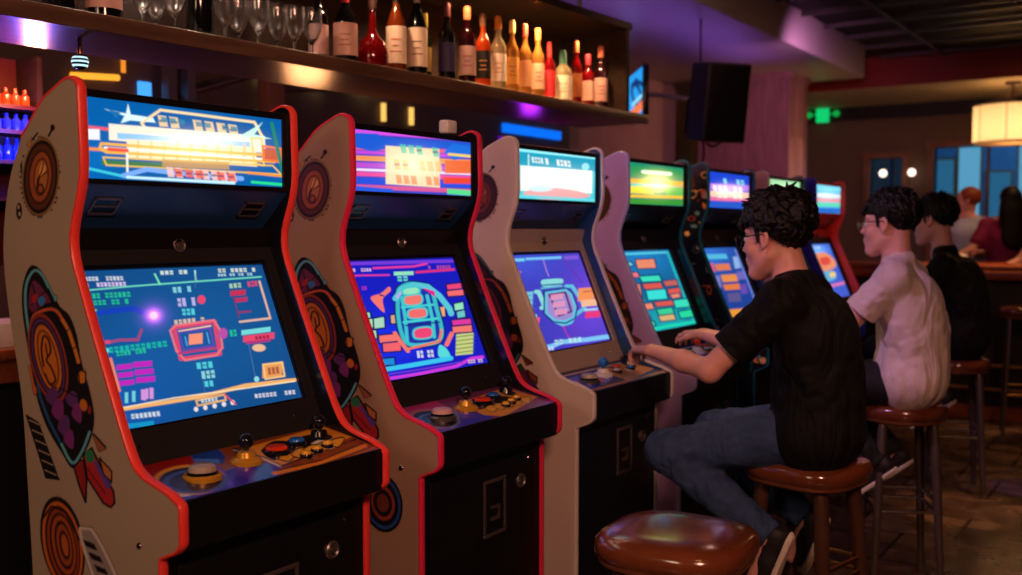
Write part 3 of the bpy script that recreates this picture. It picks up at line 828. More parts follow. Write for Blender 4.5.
def shield_art():
    px, py, loc = side_art_points((-2.335, .70), (-1.89, 1.425), .0023)
    A = Art(px, py, .9)
    nv = (14, 14, 24); or_ = (206, 118, 44); cy = (96, 176, 196); pu = (96, 52, 124); rd = (176, 42, 50); br = (120, 56, 36)
    # rocket tail
    A.poly([(92, 432), (100, 440), (107, 449), (99, 452)], (150, 90, 60)); A.line([(94, 434), (106, 447)], 1.6, nv)
    A.poly([(84, 455), (92, 448), (114, 492), (115, 503), (111, 507), (104, 503), (88, 478)], rd); A.outline([(84, 455), (92, 448), (114, 492), (115, 503), (111, 507), (104, 503), (88, 478)], 1.8, nv)
    A.poly([(92, 458), (97, 462), (112, 485), (108, 490)], (92, 70, 170)); A.line([(88, 468), (106, 494)], 1.2, (90, 20, 26))
    A.poly([(100, 458), (112, 471), (112, 482), (104, 474)], (190, 120, 60)); A.outline([(100, 458), (112, 471), (112, 482), (104, 474)], 1.5, nv)
    A.poly([(73, 462), (84, 460), (87, 480), (86, 502), (80, 486)], (150, 34, 34)); A.outline([(73, 462), (84, 460), (87, 480), (86, 502), (80, 486)], 1.7, nv)
    A.blob([(86, 452), (92, 450), (95, 460), (88, 462)], (40, 130, 90))
    # main silhouette
    sil = [(31, 266), (24, 282), (22.5, 305), (27, 340), (33, 372), (38, 400), (48, 428), (62, 452), (73, 468), (83, 456), (92, 436), (94.5, 415), (90, 390), (82, 362), (77, 335), (70, 316), (60, 306), (52, 290), (41, 270)]
    A.blob(sil, nv); 
    A.line([tuple(p) for p in catmull([(49, 287), (42, 274), (34, 271), (27, 284), (26, 306), (30, 336), (33, 352)], 5, False)], 2.6, cy)
    A.line([(38, 270), (47, 281), (54, 296)], 1.6, cy); A.ell(56, 298, 1.8, 3.2, cy)
    A.line([(36, 372), (41, 398), (50, 422), (60, 441)], 2.4, (36, 90, 150))
    A.blob([(33, 281), (42, 287), (51, 301), (45, 304), (34, 312), (29, 304)], (110, 44, 84))
    A.line([(31, 306), (47, 290)], 1.3, nv); A.line([(33, 284), (39, 308)], 1.3, nv); A.blob([(38, 300), (42, 296), (46, 300), (42, 306)], (60, 130, 200)); A.blob([(33, 296), (38, 294), (37, 301), (33, 303)], rd)
    A.line([tuple(p) for p in catmull([(32, 322), (36, 314), (50, 309), (58, 312), (63, 320)], 5, False)], 3.0, (206, 96, 60))
    A.line([(63, 320), (69, 330), (75, 348), (79, 362)], 3.4, (214, 130, 50)); A.line([(66, 332), (71, 328)], 1.2, nv); A.line([(71, 350), (78, 346)], 1.2, nv)
    A.ell(82.5, 377, 4, 6.5, (214, 130, 46)); A.outline([(79, 370), (86, 372), (86, 384), (80, 384)], 1.3, nv)
    cx, cyy = 48.5, 358
    for k, (rx, ry, c) in enumerate([(18, 46, (150, 60, 46)), (16, 42, nv), (14.6, 40, pu), (12.8, 37, nv), (11.6, 34, or_), (9.2, 29, (60, 26, 20)), (8, 27, or_)]):
        A.ell(cx, cyy, rx, ry, c, -13)
    A.line([tuple(q_) for q_ in catmull([(44, 366), (42, 350), (44, 336), (49, 340), (51, 352), (47, 360), (52, 368), (56, 380), (52, 384)], 5, False)], 2, (60, 26, 20)); A.line([tuple(q_) for q_ in catmull([(46, 374), (50, 384), (57, 388)], 5, False)], 1.8, (60, 26, 20)); A.line([(46, 344), (48, 356)], 1.6, (60, 26, 20))
    A.line([(30, 366), (34, 386)], 2.4, (210, 110, 50)); A.ell(35, 390, 2, 5, (210, 100, 50), -10)
    for (a, b, c) in [((46, 398), (58, 392), pu), ((52, 412), (64, 404), (124, 50, 130)), ((58, 428), (70, 420), pu), ((64, 440), (74, 434), (124, 50, 130)), ((66, 400), (78, 396), pu), ((72, 414), (82, 408), (124, 50, 130))]:
        A.blob([a, ((a[0]+b[0])/2, min(a[1], b[1])-5), b, ((a[0]+b[0])/2+4, max(a[1], b[1])+9)], c)
    A.line([(60, 388), (80, 398)], 1.4, nv); A.ell(84, 405, 3.6, 6, or_, -10); A.ell(90, 410, 1.6, 4, (150, 40, 40))
    A.line([tuple(p) for p in catmull([(62, 444), (73, 463), (83, 450), (90, 432)], 5, False)], 2.6, cy)
    # slotted patches
    q = [(26, 414), (39, 422), (60, 480), (46, 478)]
    A.poly(q, nv)
    for i in range(6):
        t = (i+.6)/6.4; xa = 26+(46-26)*t; ya = 414+(478-414)*t; A.line([(xa+2, ya), (xa+13, ya+5)], 1.1, (170, 150, 124))
    return A, loc
def lower_art():
    px, py, loc = side_art_points((-2.27, .28), (-1.93, .93), .003)
    A = Art(px, py, 1.0)
    nv = (16, 13, 16)
    A.ell(63, 543, 21, 47, nv, -10)
    for k, (rx, ry, c) in enumerate([(19, 44, (206, 104, 40)), (16.5, 40, nv), (15, 37, (150, 62, 34)), (12.6, 33, nv), (11.2, 30, (170, 78, 36)), (8.6, 25, nv), (7.2, 21, (160, 74, 36)), (4.8, 15, nv), (3.2, 11, (190, 92, 40))]):
        A.ell(63+k*.3, 545, rx, ry, c, -10)
    A.line([(42, 520), (52, 506), (66, 512), (80, 540)], 2, nv)
    q = [(80, 532), (87, 528), (94, 531), (108, 556), (122, 590), (120, 612), (108, 612), (94, 580)]
    A.blob(q, (206, 196, 190), 1); A.blob(q, (150, 140, 134), -2.2)
    for i in range(6):
        x = 83+i*5.6; y = 541+i*12.5; A.poly([(x, y-2), (x+12, y+3), (x+15, y+10), (x+3, y+5)], nv)
    return A, loc
ART_MESH = {}
def disc_art():
    st = .0028; xs = np.arange(-2.07, -1.81, st); zs = np.arange(.55, .80, st); Xg, Zg = np.meshgrid(xs, zs, indexing='ij'); A = Art(Xg*1000, Zg*1000, 3)
    for rx, c in ((76, (14, 14, 24)), (68, (40, 84, 160)), (60, (14, 14, 24)), (46, (150, 62, 40)), (36, (14, 14, 24)), (24, (110, 52, 36))): A.ell(-1934, 688, rx, rx*1.12, c)
    return A, np.stack([Xg-CX, np.full_like(Xg, -CW/2-.0012), Zg], -1)
def add_side_art(parent, tone=0):
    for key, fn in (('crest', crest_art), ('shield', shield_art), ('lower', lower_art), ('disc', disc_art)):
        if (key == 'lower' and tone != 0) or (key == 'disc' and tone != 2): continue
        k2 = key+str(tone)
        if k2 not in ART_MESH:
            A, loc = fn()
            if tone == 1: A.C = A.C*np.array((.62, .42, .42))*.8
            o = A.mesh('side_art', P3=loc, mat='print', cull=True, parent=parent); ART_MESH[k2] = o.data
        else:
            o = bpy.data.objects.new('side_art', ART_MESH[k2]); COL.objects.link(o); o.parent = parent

# --- display pictures
def screen_one():
    A = Art.quad(236, 180, [(22, 50), (608, 32), (740, 455), (160, 575)], 3.2); A.fill((18, 74, 132))
    A.glow(400, 260, 330, 240, (20, 70, 120), .5); A.glow(150, 500, 200, 200, (10, 70, 170), .35)
    pk, cr, gr, mg, cy, yl = (236, 72, 110), (250, 200, 170), (40, 200, 150), (196, 40, 190), (90, 220, 230), (246, 196, 110)
    A.script(38, 68, 140, 13, (220, 226, 240), 2, 12, 1); A.script(40, 88, 148, 13, (230, 210, 250), 4, 12, 2)
    A.script(285, 50, 90, 12, (220, 240, 230), 3, 6, 3); A.script(470, 44, 120, 12, (220, 230, 220), 3, 9, 4); A.script(470, 60, 110, 8, (180, 220, 230), 3, 12, 5)
    A.line([(40, 112), (200, 98), (400, 84), (606, 70)], 5, (110, 220, 190)); A.line([(268, 60), (284, 92)], 6, (120, 230, 180)); A.line([(397, 50), (400, 82)], 5, (180, 240, 220))
    A.line([(44, 118), (68, 178), (74, 176)], 6, (120, 220, 150)); A.script(62, 122, 128, 16, gr, 6, 9, 6); A.script(66, 145, 118, 15, gr, 6, 8, 7)
    A.line([tuple(p) for p in catmull([(88, 184), (150, 176), (200, 172), (222, 182)], 5, False)], 18, (24, 60, 196), .8)
    A.glow(264, 193, 20, 18, (250, 120, 250), 1.6); A.glow(264, 193, 40, 36, (140, 60, 220), .7); A.ell(264, 193, 13, 12, (255, 220, 255))
    A.line([(108, 282), (150, 274), (212, 272), (224, 240)], 9, (170, 70, 120)); A.ell(112, 280, 10, 6, pk)
    A.script(325, 102, 62, 18, (140, 220, 230), 4, 4, 8); A.script(340, 138, 60, 26, (200, 190, 240), 4, 4, 9); A.ell(418, 142, 13, 14, pk); A.script(355, 172, 44, 20, cy, 2, 3, 10)
    A.script(330, 208, 100, 14, (230, 200, 170), 10, 7, 11)
    for g_, w_, c in ((0, 13, (226, 70, 110)), ):
        A.outline([(330, 232), (460, 212), (478, 316), (352, 334)], w_, c); A.outline([(318, 242), (334, 226), (458, 208), (478, 240), (486, 296), (468, 320), (366, 338), (338, 308)], 7, (236, 120, 130))
    A.line([(346, 244), (448, 226)], 5, cr); A.outline([(346, 248), (446, 234), (458, 290), (360, 304)], 4, (120, 60, 190)); A.bar(378, 254, 44, 34, (250, 150, 120), 5); A.line([(366, 262), (372, 290)], 4, (90, 170, 230)); A.line([(436, 248), (444, 282)], 4, (90, 170, 230))
    A.line([(346, 316), (462, 298)], 8, (190, 60, 120)); A.ell(489, 250, 13, 17, (190, 80, 170)); A.line([(476, 256), (470, 262)], 5, (190, 80, 170))
    A.line([(400, 60), (398, 104)], 2, (70, 110, 160)); A.line([(570, 286), (592, 392)], 2, (90, 120, 170)); A.line([(424, 400), (430, 440)], 2, (70, 110, 160))
    A.script(508, 240, 36, 20, gr, 4, 3, 12); A.bar(546, 240, 92, 16, (120, 220, 220), 12); A.bar(552, 258, 98, 20, pk, 12); A.script(566, 262, 70, 10, (150, 30, 60), 8, 6, 31); A.bar(562, 277, 76, 8, (190, 50, 120), 10); A.ell(602, 296, 21, 12, (240, 190, 150))
    A.script(506, 92, 40, 14, (180, 220, 180), 4, 3, 13); A.script(552, 86, 44, 16, pk, 4, 4, 14); A.bar(510, 114, 48, 17, (200, 50, 90), 4); A.bar(524, 138, 40, 14, (190, 50, 100), 5); A.bar(536, 180, 40, 5, (170, 40, 90), 3); A.line([(520, 130), (538, 200)], 3, (140, 40, 80))
    A.outline([(540, 212), (636, 200), (600, 84), (602, 84), (638, 202), (541, 214)], 5, (226, 180, 160))
    A.script(98, 300, 212, 18, (30, 190, 170), 26, 12, 15); A.script(140, 312, 100, 14, gr, 12, 8, 16); A.ell(108, 308, 10, 8, cy)
    A.line([(122, 336), (150, 440)], 10, (236, 130, 110))
    for r_ in range(3):
        A.bar(142+4*r_, 356+26*r_, 50, 17, mg, 6); A.bar(196+5*r_, 346+25*r_, 62, 18, mg, 6)
    for i in range(4): A.bar(168+24*i+(12 if i > 1 else 0), 446-5*i, 11, 36, (120, 210, 220) if i < 2 else (200, 150, 220), 1)
    for i in range(3): A.bar(222+14*i, 436-3*i, 10, 34, (220, 150, 220), 1)
    A.script(402, 346, 56, 20, cy, 6, 3, 17); A.script(418, 374, 46, 24, (150, 230, 230), 6, 3, 18); A.script(428, 406, 32, 18, cy, 4, 2, 19)
    A.bar(614, 350, 62, 44, (238, 160, 90), 8); A.outline([(616, 350), (676, 342), (684, 386), (624, 396)], 6, (250, 200, 130)); A.script(630, 360, 38, 22, (160, 70, 60), 5, 3, 20); A.ell(596, 397, 8, 9, (150, 220, 230))
    A.line([(148, 504), (300, 478), (420, 456), (560, 418), (716, 398)], 12, (246, 180, 110)); A.line([(148, 500), (330, 462), (500, 436), (716, 402)], 4, (255, 230, 190))
    A.outline([(402, 470), (494, 448), (498, 466), (408, 486)], 6, (240, 180, 110)); A.script(418, 466, 66, 10, (220, 230, 230), 10, 6, 21)
    for i, x in enumerate((402, 432, 462, 492, 520)): A.ell(x, 498-6*i, 7, 8, (236, 226, 230))
    A.line([(494, 448), (530, 480)], 5, pk)
    A.script(160, 522, 140, 15, (220, 230, 236), 18, 10, 22); A.bar(164, 552, 100, 16, (20, 150, 200), 14); A.script(590, 446, 130, 12, (230, 226, 240), 16, 11, 23)
    return A
def screen_two():
    A = Art.quad(180, 150, [(48, 72), (434, 58), (570, 455), (195, 528)], 3.0); A.fill((26, 30, 190))
    A.glow(180, 380, 160, 120, (10, 60, 240), .4)
    pk, cy, mint, co = (240, 70, 120), (64, 200, 206), (150, 230, 190), (246, 120, 110)
    A.line([(50, 80), (436, 70)], 12, (120, 60, 220)); A.line([(160, 96), (300, 90), (345, 80)], 8, (236, 60, 160)); A.line([(60, 124), (215, 122)], 7, (220, 60, 160)); A.script(62, 98, 92, 12, (240, 190, 230), 2, 10, 1)
    A.line([(310, 112), (440, 102)], 9, (226, 50, 120)); A.script(350, 88, 80, 12, (200, 80, 160), 2, 8, 2); A.script(84, 166, 56, 14, (190, 50, 190), 3, 6, 3)
    A.bar(232, 110, 68, 14, mint, 2); A.script(244, 126, 60, 20, (110, 220, 200), 2, 3, 4)
    for (x, y, w, h, c) in [(418, 160, 48, 18, pk), (420, 184, 54, 18, (250, 110, 110)), (446, 232, 30, 24, mint), (456, 262, 26, 22, (110, 200, 200)), (440, 294, 64, 18, (226, 60, 160)), (442, 318, 66, 22, co), (110, 268, 42, 18, mint), (122, 292, 46, 30, (180, 230, 170)), (168, 286, 34, 36, (170, 220, 190)), (132, 336, 44, 26, (170, 230, 180)), (188, 350, 60, 26, co), (202, 380, 60, 30, (246, 100, 110)), (372, 248, 40, 34, (246, 170, 120)), (226, 274, 30, 30, (220, 170, 130)), (176, 440, 66, 22, (30, 140, 220))]:
        A.poly([(x, y), (x+w, y-6), (x+w+3, y+h-4), (x+3, y+h)], (20, 30, 110), 1, 6); A.poly([(x+2, y+2), (x+w-2, y-4), (x+w+1, y+h-6), (x+5, y+h-2)], c, 1, 2)
    A.blob([(154, 206), (190, 190), (216, 166), (222, 182), (196, 212), (204, 262), (178, 240)], co); A.line([(186, 196), (198, 200)], 5, (40, 20, 120))
    body = [(246, 200), (252, 170), (290, 152), (350, 162), (372, 188), (388, 250), (408, 330), (398, 372), (350, 386), (290, 384), (262, 340), (248, 268)]
    A.blob(body, (20, 40, 120), 10); A.blob(body, (60, 190, 200), 4); A.blob(body, (34, 52, 170), -10)
    A.line([(240, 210), (262, 176), (300, 160), (350, 166), (392, 200), (430, 250), (436, 268)], 20, (90, 200, 220)); A.line([(246, 206), (264, 180)], 8, (210, 160, 240))
    A.line([(262, 206), (276, 280), (286, 370)], 12, cy); A.line([(350, 200), (372, 290), (380, 356)], 12, cy)
    for (x, y, w, h, c) in [(276, 204, 48, 28, co), (292, 256, 50, 26, (246, 110, 110)), (314, 328, 50, 30, pk), (270, 176, 44, 18, mint)]:
        A.blob([(x-6, y-5), (x+w+5, y-12), (x+w+9, y+h), (x-3, y+h+6)], cy); A.blob([(x, y), (x+w, y-6), (x+w+3, y+h-4), (x+3, y+h)], c)
    A.line([(264, 244), (372, 234)], 8, (70, 210, 210)); A.line([(272, 300), (388, 286)], 9, (70, 210, 210)); A.line([(280, 312), (396, 300)], 5, (16, 40, 110))
    A.line([(242, 340), (262, 372), (290, 408)], 14, co); A.line([(290, 400), (340, 388), (398, 372), (404, 330)], 9, (246, 120, 90)); A.poly([(330, 170), (350, 184), (378, 206), (376, 184), (352, 176)], (226, 40, 140))
    A.line([(440, 344), (424, 384)], 16, co); A.script(320, 408, 60, 26, (226, 230, 250), 4, 5, 6); A.blob([(398, 386), (424, 400), (438, 434), (398, 430)], (90, 220, 220))
    A.bar(456, 346, 60, 80, (200, 210, 130), 6)
    for i in range(5): A.line([(458, 356+15*i), (520, 348+15*i)], 3, (90, 110, 60))
    A.line([(180, 482), (300, 462), (440, 436)], 17, (60, 200, 240)); A.line([(186, 518), (340, 492), (460, 466), (510, 438), (550, 432)], 12, (210, 60, 220)); A.line([(190, 500), (330, 478), (480, 450)], 5, (120, 60, 210)); A.script(500, 444, 52, 12, (240, 200, 220), 6, 6, 7)
    return A
def screen_three():
    A = Art.quad(150, 130, [(45, 95), (350, 85), (490, 480), (205, 545)], 3.0); A.fill((66, 62, 190))
    A.glow(420, 300, 120, 200, (150, 60, 200), .35); A.glow(100, 120, 160, 90, (40, 110, 200), .3)
    cy, mint, co, lil = (100, 196, 226), (140, 220, 220), (250, 130, 120), (190, 150, 220)
    A.bar(52, 110, 80, 14, (120, 210, 240), 4); A.bar(136, 104, 146, 12, (120, 200, 250), 6); A.bar(290, 98, 60, 18, (130, 90, 220), 4); A.line([(208, 112), (222, 160), (234, 190)], 4, (190, 130, 210))
    A.line([(290, 110), (370, 220)], 5, (110, 50, 180)); A.line([(80, 180), (120, 170)], 4, co); A.script(60, 140, 40, 10, (230, 90, 160), 2, 5, 1)
    A.outline([(78, 190), (104, 186), (128, 236), (108, 240)], 5, (240, 120, 140)); A.bar(82, 200, 24, 20, (250, 160, 140), 3)
    A.blob([(204, 222), (214, 206), (286, 202), (292, 222), (280, 232), (218, 240)], mint); A.line([(202, 232), (292, 226)], 6, (40, 90, 150)); A.line([(206, 246), (290, 236)], 6, cy)
    oct_ = [(222, 262), (306, 248), (330, 268), (352, 330), (346, 380), (310, 402), (262, 396), (226, 360)]
    A.line([(306, 236), (330, 236), (370, 300), (384, 336), (350, 366), (330, 402), (300, 412), (262, 392)], 15, cy); A.line([(186, 262), (196, 262), (224, 330), (212, 336)], 18, mint); A.poly(oct_, (30, 40, 120), 1, 6); A.poly(oct_, cy, 1, 0); A.poly(oct_, (160, 140, 210), 1, -10)
    A.outline([(240, 276), (304, 264), (332, 352), (282, 372)], 8, (90, 40, 110))
    for r_ in range(3): A.bar(246+10*r_, 276+34*r_, 50, 26, (226, 150, 190), 8)
    A.bar(104, 266, 70, 90, (120, 200, 220), 6)
    for i in range(4): A.line([(106+4*i, 284+20*i), (176+5*i, 278+20*i)], 3, (60, 110, 190))
    A.bar(140, 384, 66, 26, (240, 90, 130), 6); A.bar(134, 372, 60, 12, (160, 220, 230), 6); A.bar(356, 246, 64, 60, (250, 150, 90), 6); A.bar(372, 300, 60, 30, (250, 190, 150), 6); A.line([(376, 262), (420, 256)], 4, (150, 70, 90)); A.bar(388, 352, 60, 30, (236, 60, 130), 6); A.bar(382, 340, 54, 10, (180, 210, 240), 6)
    A.line([(168, 430), (210, 500), (200, 504), (178, 470)], 9, (150, 210, 240)); A.line([(300, 416), (330, 476)], 4, (200, 60, 170)); A.outline([(310, 424), (348, 418), (358, 450), (324, 458)], 3, (120, 50, 190))
    A.line([(196, 524), (260, 510), (300, 490), (400, 478), (488, 462)], 20, (130, 200, 250)); A.script(270, 482, 110, 20, (190, 230, 240), 16, 6, 4); A.script(200, 520, 70, 14, (220, 230, 250), 8, 6, 5)
    return A
def screen_four():
    A = Art.quad(120, 110, [(66, 276), (178, 264), (246, 452), (132, 470)], 2.2); A.fill((24, 100, 150))
    A.glow(180, 440, 60, 50, (20, 200, 150), .5); A.glow(120, 290, 60, 40, (30, 120, 200), .5)
    co, mint, rd = (240, 140, 110), (60, 226, 190), (226, 90, 80)
    A.line([(70, 282), (176, 270)], 5, (90, 210, 230)); A.line([(176, 270), (240, 446)], 5, (40, 190, 190))
    for (x, y, w, h, c) in [(108, 292, 40, 22, co), (80, 326, 34, 12, (236, 120, 130)), (118, 332, 42, 14, mint), (124, 350, 40, 14, rd), (168, 342, 30, 14, (200, 100, 90)), (98, 354, 22, 34, (236, 130, 110)), (132, 366, 42, 24, (60, 226, 216)), (178, 362, 28, 22, rd), (110, 400, 36, 14, co), (150, 394, 40, 12, (226, 90, 80)), (192, 390, 34, 20, mint), (156, 412, 34, 16, (60, 210, 150)), (160, 428, 34, 14, (220, 180, 120)), (204, 418, 30, 18, (40, 220, 160)), (120, 430, 20, 8, (60, 220, 170)), (126, 444, 24, 10, (60, 220, 170)), (184, 376, 20, 10, co), (84, 302, 16, 8, (120, 210, 220))]:
        A.poly([(x, y), (x+w, y-4), (x+w+5, y+h-3), (x+5, y+h)], (16, 60, 110), 1, 2); A.poly([(x+1, y+1), (x+w-1, y-3), (x+w+4, y+h-4), (x+6, y+h-1)], c, 1, 0)
    A.line([(134, 462), (180, 454), (240, 446)], 7, (30, 220, 180))
    return A
def screen_five():
    A = Art.quad(90, 90, [(268, 264), (350, 256), (400, 420), (318, 436)], 2.2); A.fill((36, 70, 160))
    A.glow(290, 280, 50, 40, (60, 140, 230), .5)
    for (x, y, w, h, c) in [(290, 276, 40, 12, (90, 200, 240)), (284, 300, 20, 22, (226, 100, 140)), (306, 300, 30, 16, (236, 130, 90)), (318, 326, 32, 18, (246, 150, 80)), (322, 350, 34, 14, (240, 130, 70)), (304, 330, 12, 30, (130, 130, 210)), (330, 372, 26, 22, (100, 90, 150)), (344, 280, 12, 30, (150, 190, 240)), (332, 412, 36, 30, (250, 160, 60)), (356, 350, 14, 24, (110, 80, 190)), (350, 318, 16, 20, (120, 110, 200))]:
        A.poly([(x, y), (x+w, y-3), (x+w+4, y+h-3), (x+4, y+h)], c)
    A.line([(350, 262), (392, 400)], 4, (120, 140, 230))
    return A
def screen_six():
    A = Art.quad(70, 70, [(0, 0), (100, 0), (100, 100), (0, 100)], 3); A.fill((30, 60, 140))
    for i in range(7): A.line([(8, 12+13*i), (92, 10+13*i)], 4, [(80, 200, 240), (240, 120, 90), (220, 230, 250)][i % 3])
    A.ell(50, 50, 20, 24, (240, 160, 90)); A.ell(50, 50, 12, 16, (60, 110, 210)); return A
def screen_seven():
    A = Art.quad(80, 80, [(565, 250), (612, 246), (655, 375), (620, 378)], 2); A.fill((70, 96, 210))
    A.glow(590, 270, 20, 20, (120, 200, 250), .7)
    A.script(572, 254, 32, 8, (200, 230, 250), 0, 5, 1)
    A.blob([(584, 282), (604, 272), (624, 290), (630, 312), (612, 322), (596, 306)], (240, 150, 110)); A.blob([(600, 290), (614, 286), (620, 302), (608, 308)], (230, 80, 70)); A.ell(588, 300, 7, 8, (90, 190, 240)); A.blob([(604, 326), (626, 322), (632, 340), (612, 344)], (110, 180, 220)); A.line([(612, 356), (644, 350)], 6, (230, 120, 180)); A.ell(626, 330, 5, 6, (250, 210, 120)); return A

def marquee_one():
    A = Art.quad(220, 86, [(40, 50), (548, 100), (540, 275), (42, 268)], 3.4); A.fill((6, 92, 164))
    A.glow(170, 120, 160, 60, (0, 40, 90), .2); A.glow(60, 220, 60, 50, (0, 90, 150), .35)
    w = (255, 248, 236); o = (250, 180, 70); r = (236, 80, 60)
    A.line([(40, 132), (110, 138), (500, 150)], 8, (236, 90, 110)); A.bar(40, 138, 40, 28, (240, 240, 250), 0); A.line([(40, 190), (90, 192), (540, 206)], 8, (250, 140, 80)); A.line([(36, 240), (150, 262)], 7, (60, 200, 220))
    A.poly([(95, 84), (150, 94), (156, 68), (162, 96), (220, 104), (226, 116), (160, 112), (136, 120), (146, 100)], (220, 250, 250)); A.poly([(104, 84), (136, 92), (124, 108)], (30, 110, 170))
    A.outline([(190, 118), (240, 82), (480, 108), (500, 150), (210, 148)], 7, (250, 220, 170)); A.script(232, 96, 210, 30, (250, 214, 160), -22, 7, 4); A.script(240, 100, 200, 14, (40, 130, 160), -22, 9, 5)
    A.bar(104, 122, 400, 44, (255, 244, 220), -22, .9); A.bar(126, 146, 340, 16, (120, 190, 250), -14, .9)
    A.bar(150, 162, 330, 50, (255, 230, 190), -12, 1); 
    for i in range(9): A.line([(180+34*i, 168), (176+34*i, 212)], 7, (250, 190, 110), .7)
    A.outline([(84, 176), (524, 194), (524, 210), (96, 198), (80, 188)], 7, o); A.line([(92, 186), (500, 204)], 5, w); A.line([(104, 190), (150, 192)], 10, r)
    A.bar(84, 218, 160, 14, (60, 120, 80), -4); A.outline([(88, 212), (520, 220), (540, 242), (96, 232)], 4, (240, 190, 80)); A.bar(240, 212, 170, 20, (200, 150, 70), -2, .8)
    A.line([(150, 200), (150, 262)], 5, w); A.line([(140, 258), (200, 240), (260, 246), (440, 256)], 12, (120, 170, 250)); A.script(250, 232, 180, 26, (250, 200, 190), -8, 8, 6); A.script(270, 236, 160, 20, (240, 90, 60), -8, 6, 7); A.line([(150, 262), (420, 268)], 7, (200, 240, 250))
    A.poly([(440, 146), (490, 116), (500, 108), (478, 140), (520, 150), (466, 152)], (200, 250, 230)); A.outline([(470, 150), (496, 150), (498, 220), (474, 216)], 4, (250, 200, 90)); A.bar(498, 176, 46, 30, (200, 90, 60), -4); A.outline([(498, 170), (544, 176), (544, 210), (498, 206)], 6, (250, 120, 60)); A.line([(456, 240), (540, 246)], 6, (250, 150, 60)); A.line([(466, 264), (540, 268)], 7, (40, 220, 140)); A.line([(524, 110), (546, 250)], 9, (30, 130, 110))
    A.glow(330, 178, 120, 40, (255, 214, 160), .45); A.glow(330, 158, 90, 14, (255, 244, 230), .5)
    return A
def marquee_two():
    A = Art.quad(150, 80, [(190, 68), (458, 98), (455, 222), (192, 215)], 3.0); A.fill((60, 70, 190))
    for (y, h, c) in [(70, 9, (220, 80, 230)), (84, 18, (30, 90, 210)), (110, 8, (250, 90, 130)), (120, 8, (200, 70, 220)), (132, 12, (250, 150, 90)), (148, 12, (190, 80, 210)), (162, 6, (250, 220, 250)), (170, 10, (240, 80, 160)), (184, 14, (40, 80, 220)), (200, 10, (220, 90, 150))]:
        A.bar(188, y, 280, h, c, -16 if y < 100 else -6)
    A.poly([(190, 78), (250, 80), (290, 112), (240, 122), (190, 112)], (30, 90, 210)); A.poly([(398, 120), (420, 100), (460, 108), (460, 130), (420, 140)], (30, 110, 220)); A.bar(400, 140, 60, 30, (240, 110, 60), 0); A.bar(396, 180, 60, 14, (240, 70, 50), 0); A.bar(404, 206, 54, 12, (90, 220, 140), -3); A.line([(410, 126), (460, 130)], 6, (250, 210, 90)); A.line([(190, 208), (280, 214)], 10, (40, 90, 220))
    A.bar(268, 108, 120, 90, (255, 226, 180), -6, .95); A.script(300, 104, 90, 22, (60, 200, 170), -8, 5, 3); A.script(286, 140, 110, 24, (250, 190, 120), -4, 6, 4); A.script(290, 176, 100, 20, (250, 140, 90), -4, 6, 5)
    A.glow(328, 150, 50, 30, (255, 220, 180), .5)
    return A
def marquee_three():
    A = Art.quad(120, 76, [(137, 38), (290, 52), (290, 150), (137, 137)], 2.0); A.fill((70, 206, 220))
    A.bar(137, 37, 160, 7, (150, 240, 250), -13); A.bar(137, 44, 160, 26, (30, 160, 190), -12); A.script(165, 54, 22, 12, (230, 250, 250), -2, 4, 1); A.script(190, 56, 50, 13, (250, 255, 255), -5, 7, 2); A.line([(160, 50), (160, 74)], 2, (220, 250, 250)); A.ell(270, 72, 8, 8, (150, 230, 240))
    A.bar(146, 72, 138, 50, (250, 250, 240), -9); A.bar(170, 84, 100, 22, (230, 240, 230), -6); A.blob([(150, 128), (190, 116), (250, 124), (280, 138), (200, 142)], (240, 170, 170)); A.line([(140, 132), (290, 146)], 5, (110, 220, 230)); A.ell(182, 118, 22, 7, (210, 236, 240))
    A.glow(215, 96, 62, 22, (255, 255, 250), .3)
    return A
def marquee_four():
    A = Art.quad(100, 70, [(92, 52), (220, 66), (218, 167), (92, 162)], 2.2); A.fill((30, 140, 110))
    A.bar(92, 60, 130, 26, (30, 150, 90), -10); A.bar(92, 96, 130, 12, (240, 170, 60), -6); A.bar(92, 112, 60, 22, (250, 220, 70), -2); A.bar(92, 108, 130, 8, (60, 200, 190), -4); A.bar(180, 118, 44, 26, (90, 190, 90), 0); A.bar(92, 138, 130, 8, (250, 190, 60), -2); A.bar(92, 150, 130, 12, (60, 150, 50), -2); A.line([(190, 112), (222, 116)], 4, (240, 150, 50)); A.line([(130, 78), (190, 82)], 10, (230, 250, 220))
    A.glow(160, 108, 26, 24, (255, 240, 150), 1.7); A.glow(158, 108, 60, 22, (250, 200, 60), .4)
    return A
def marquee_five():
    A = Art.quad(90, 60, [(292, 68), (390, 78), (388, 168), (290, 165)], 2.2); A.fill((30, 70, 210))
    A.bar(292, 100, 100, 16, (180, 120, 230), -3); A.bar(292, 120, 100, 16, (250, 200, 170), -3); A.bar(292, 138, 100, 8, (240, 110, 150), -2); A.bar(292, 150, 100, 14, (40, 90, 200), -2); A.script(330, 86, 50, 14, (140, 230, 250), -4, 5, 2); A.script(306, 104, 70, 16, (255, 240, 240), -4, 6, 3); A.script(316, 124, 60, 14, (255, 250, 220), -3, 5, 4)
    A.glow(342, 118, 30, 16, (255, 230, 220), .6); return A
def marquee_six():
    A = Art.quad(70, 50, [(457, 85), (538, 92), (536, 160), (457, 160)], 2.2); A.fill((240, 190, 80))
    A.bar(457, 85, 82, 16, (160, 220, 170), -6); A.bar(457, 104, 82, 12, (250, 230, 120), -4); A.bar(457, 122, 82, 14, (250, 160, 60), -4); A.bar(457, 142, 82, 16, (60, 150, 150), -2); A.glow(500, 115, 30, 20, (255, 240, 170), .3); return A
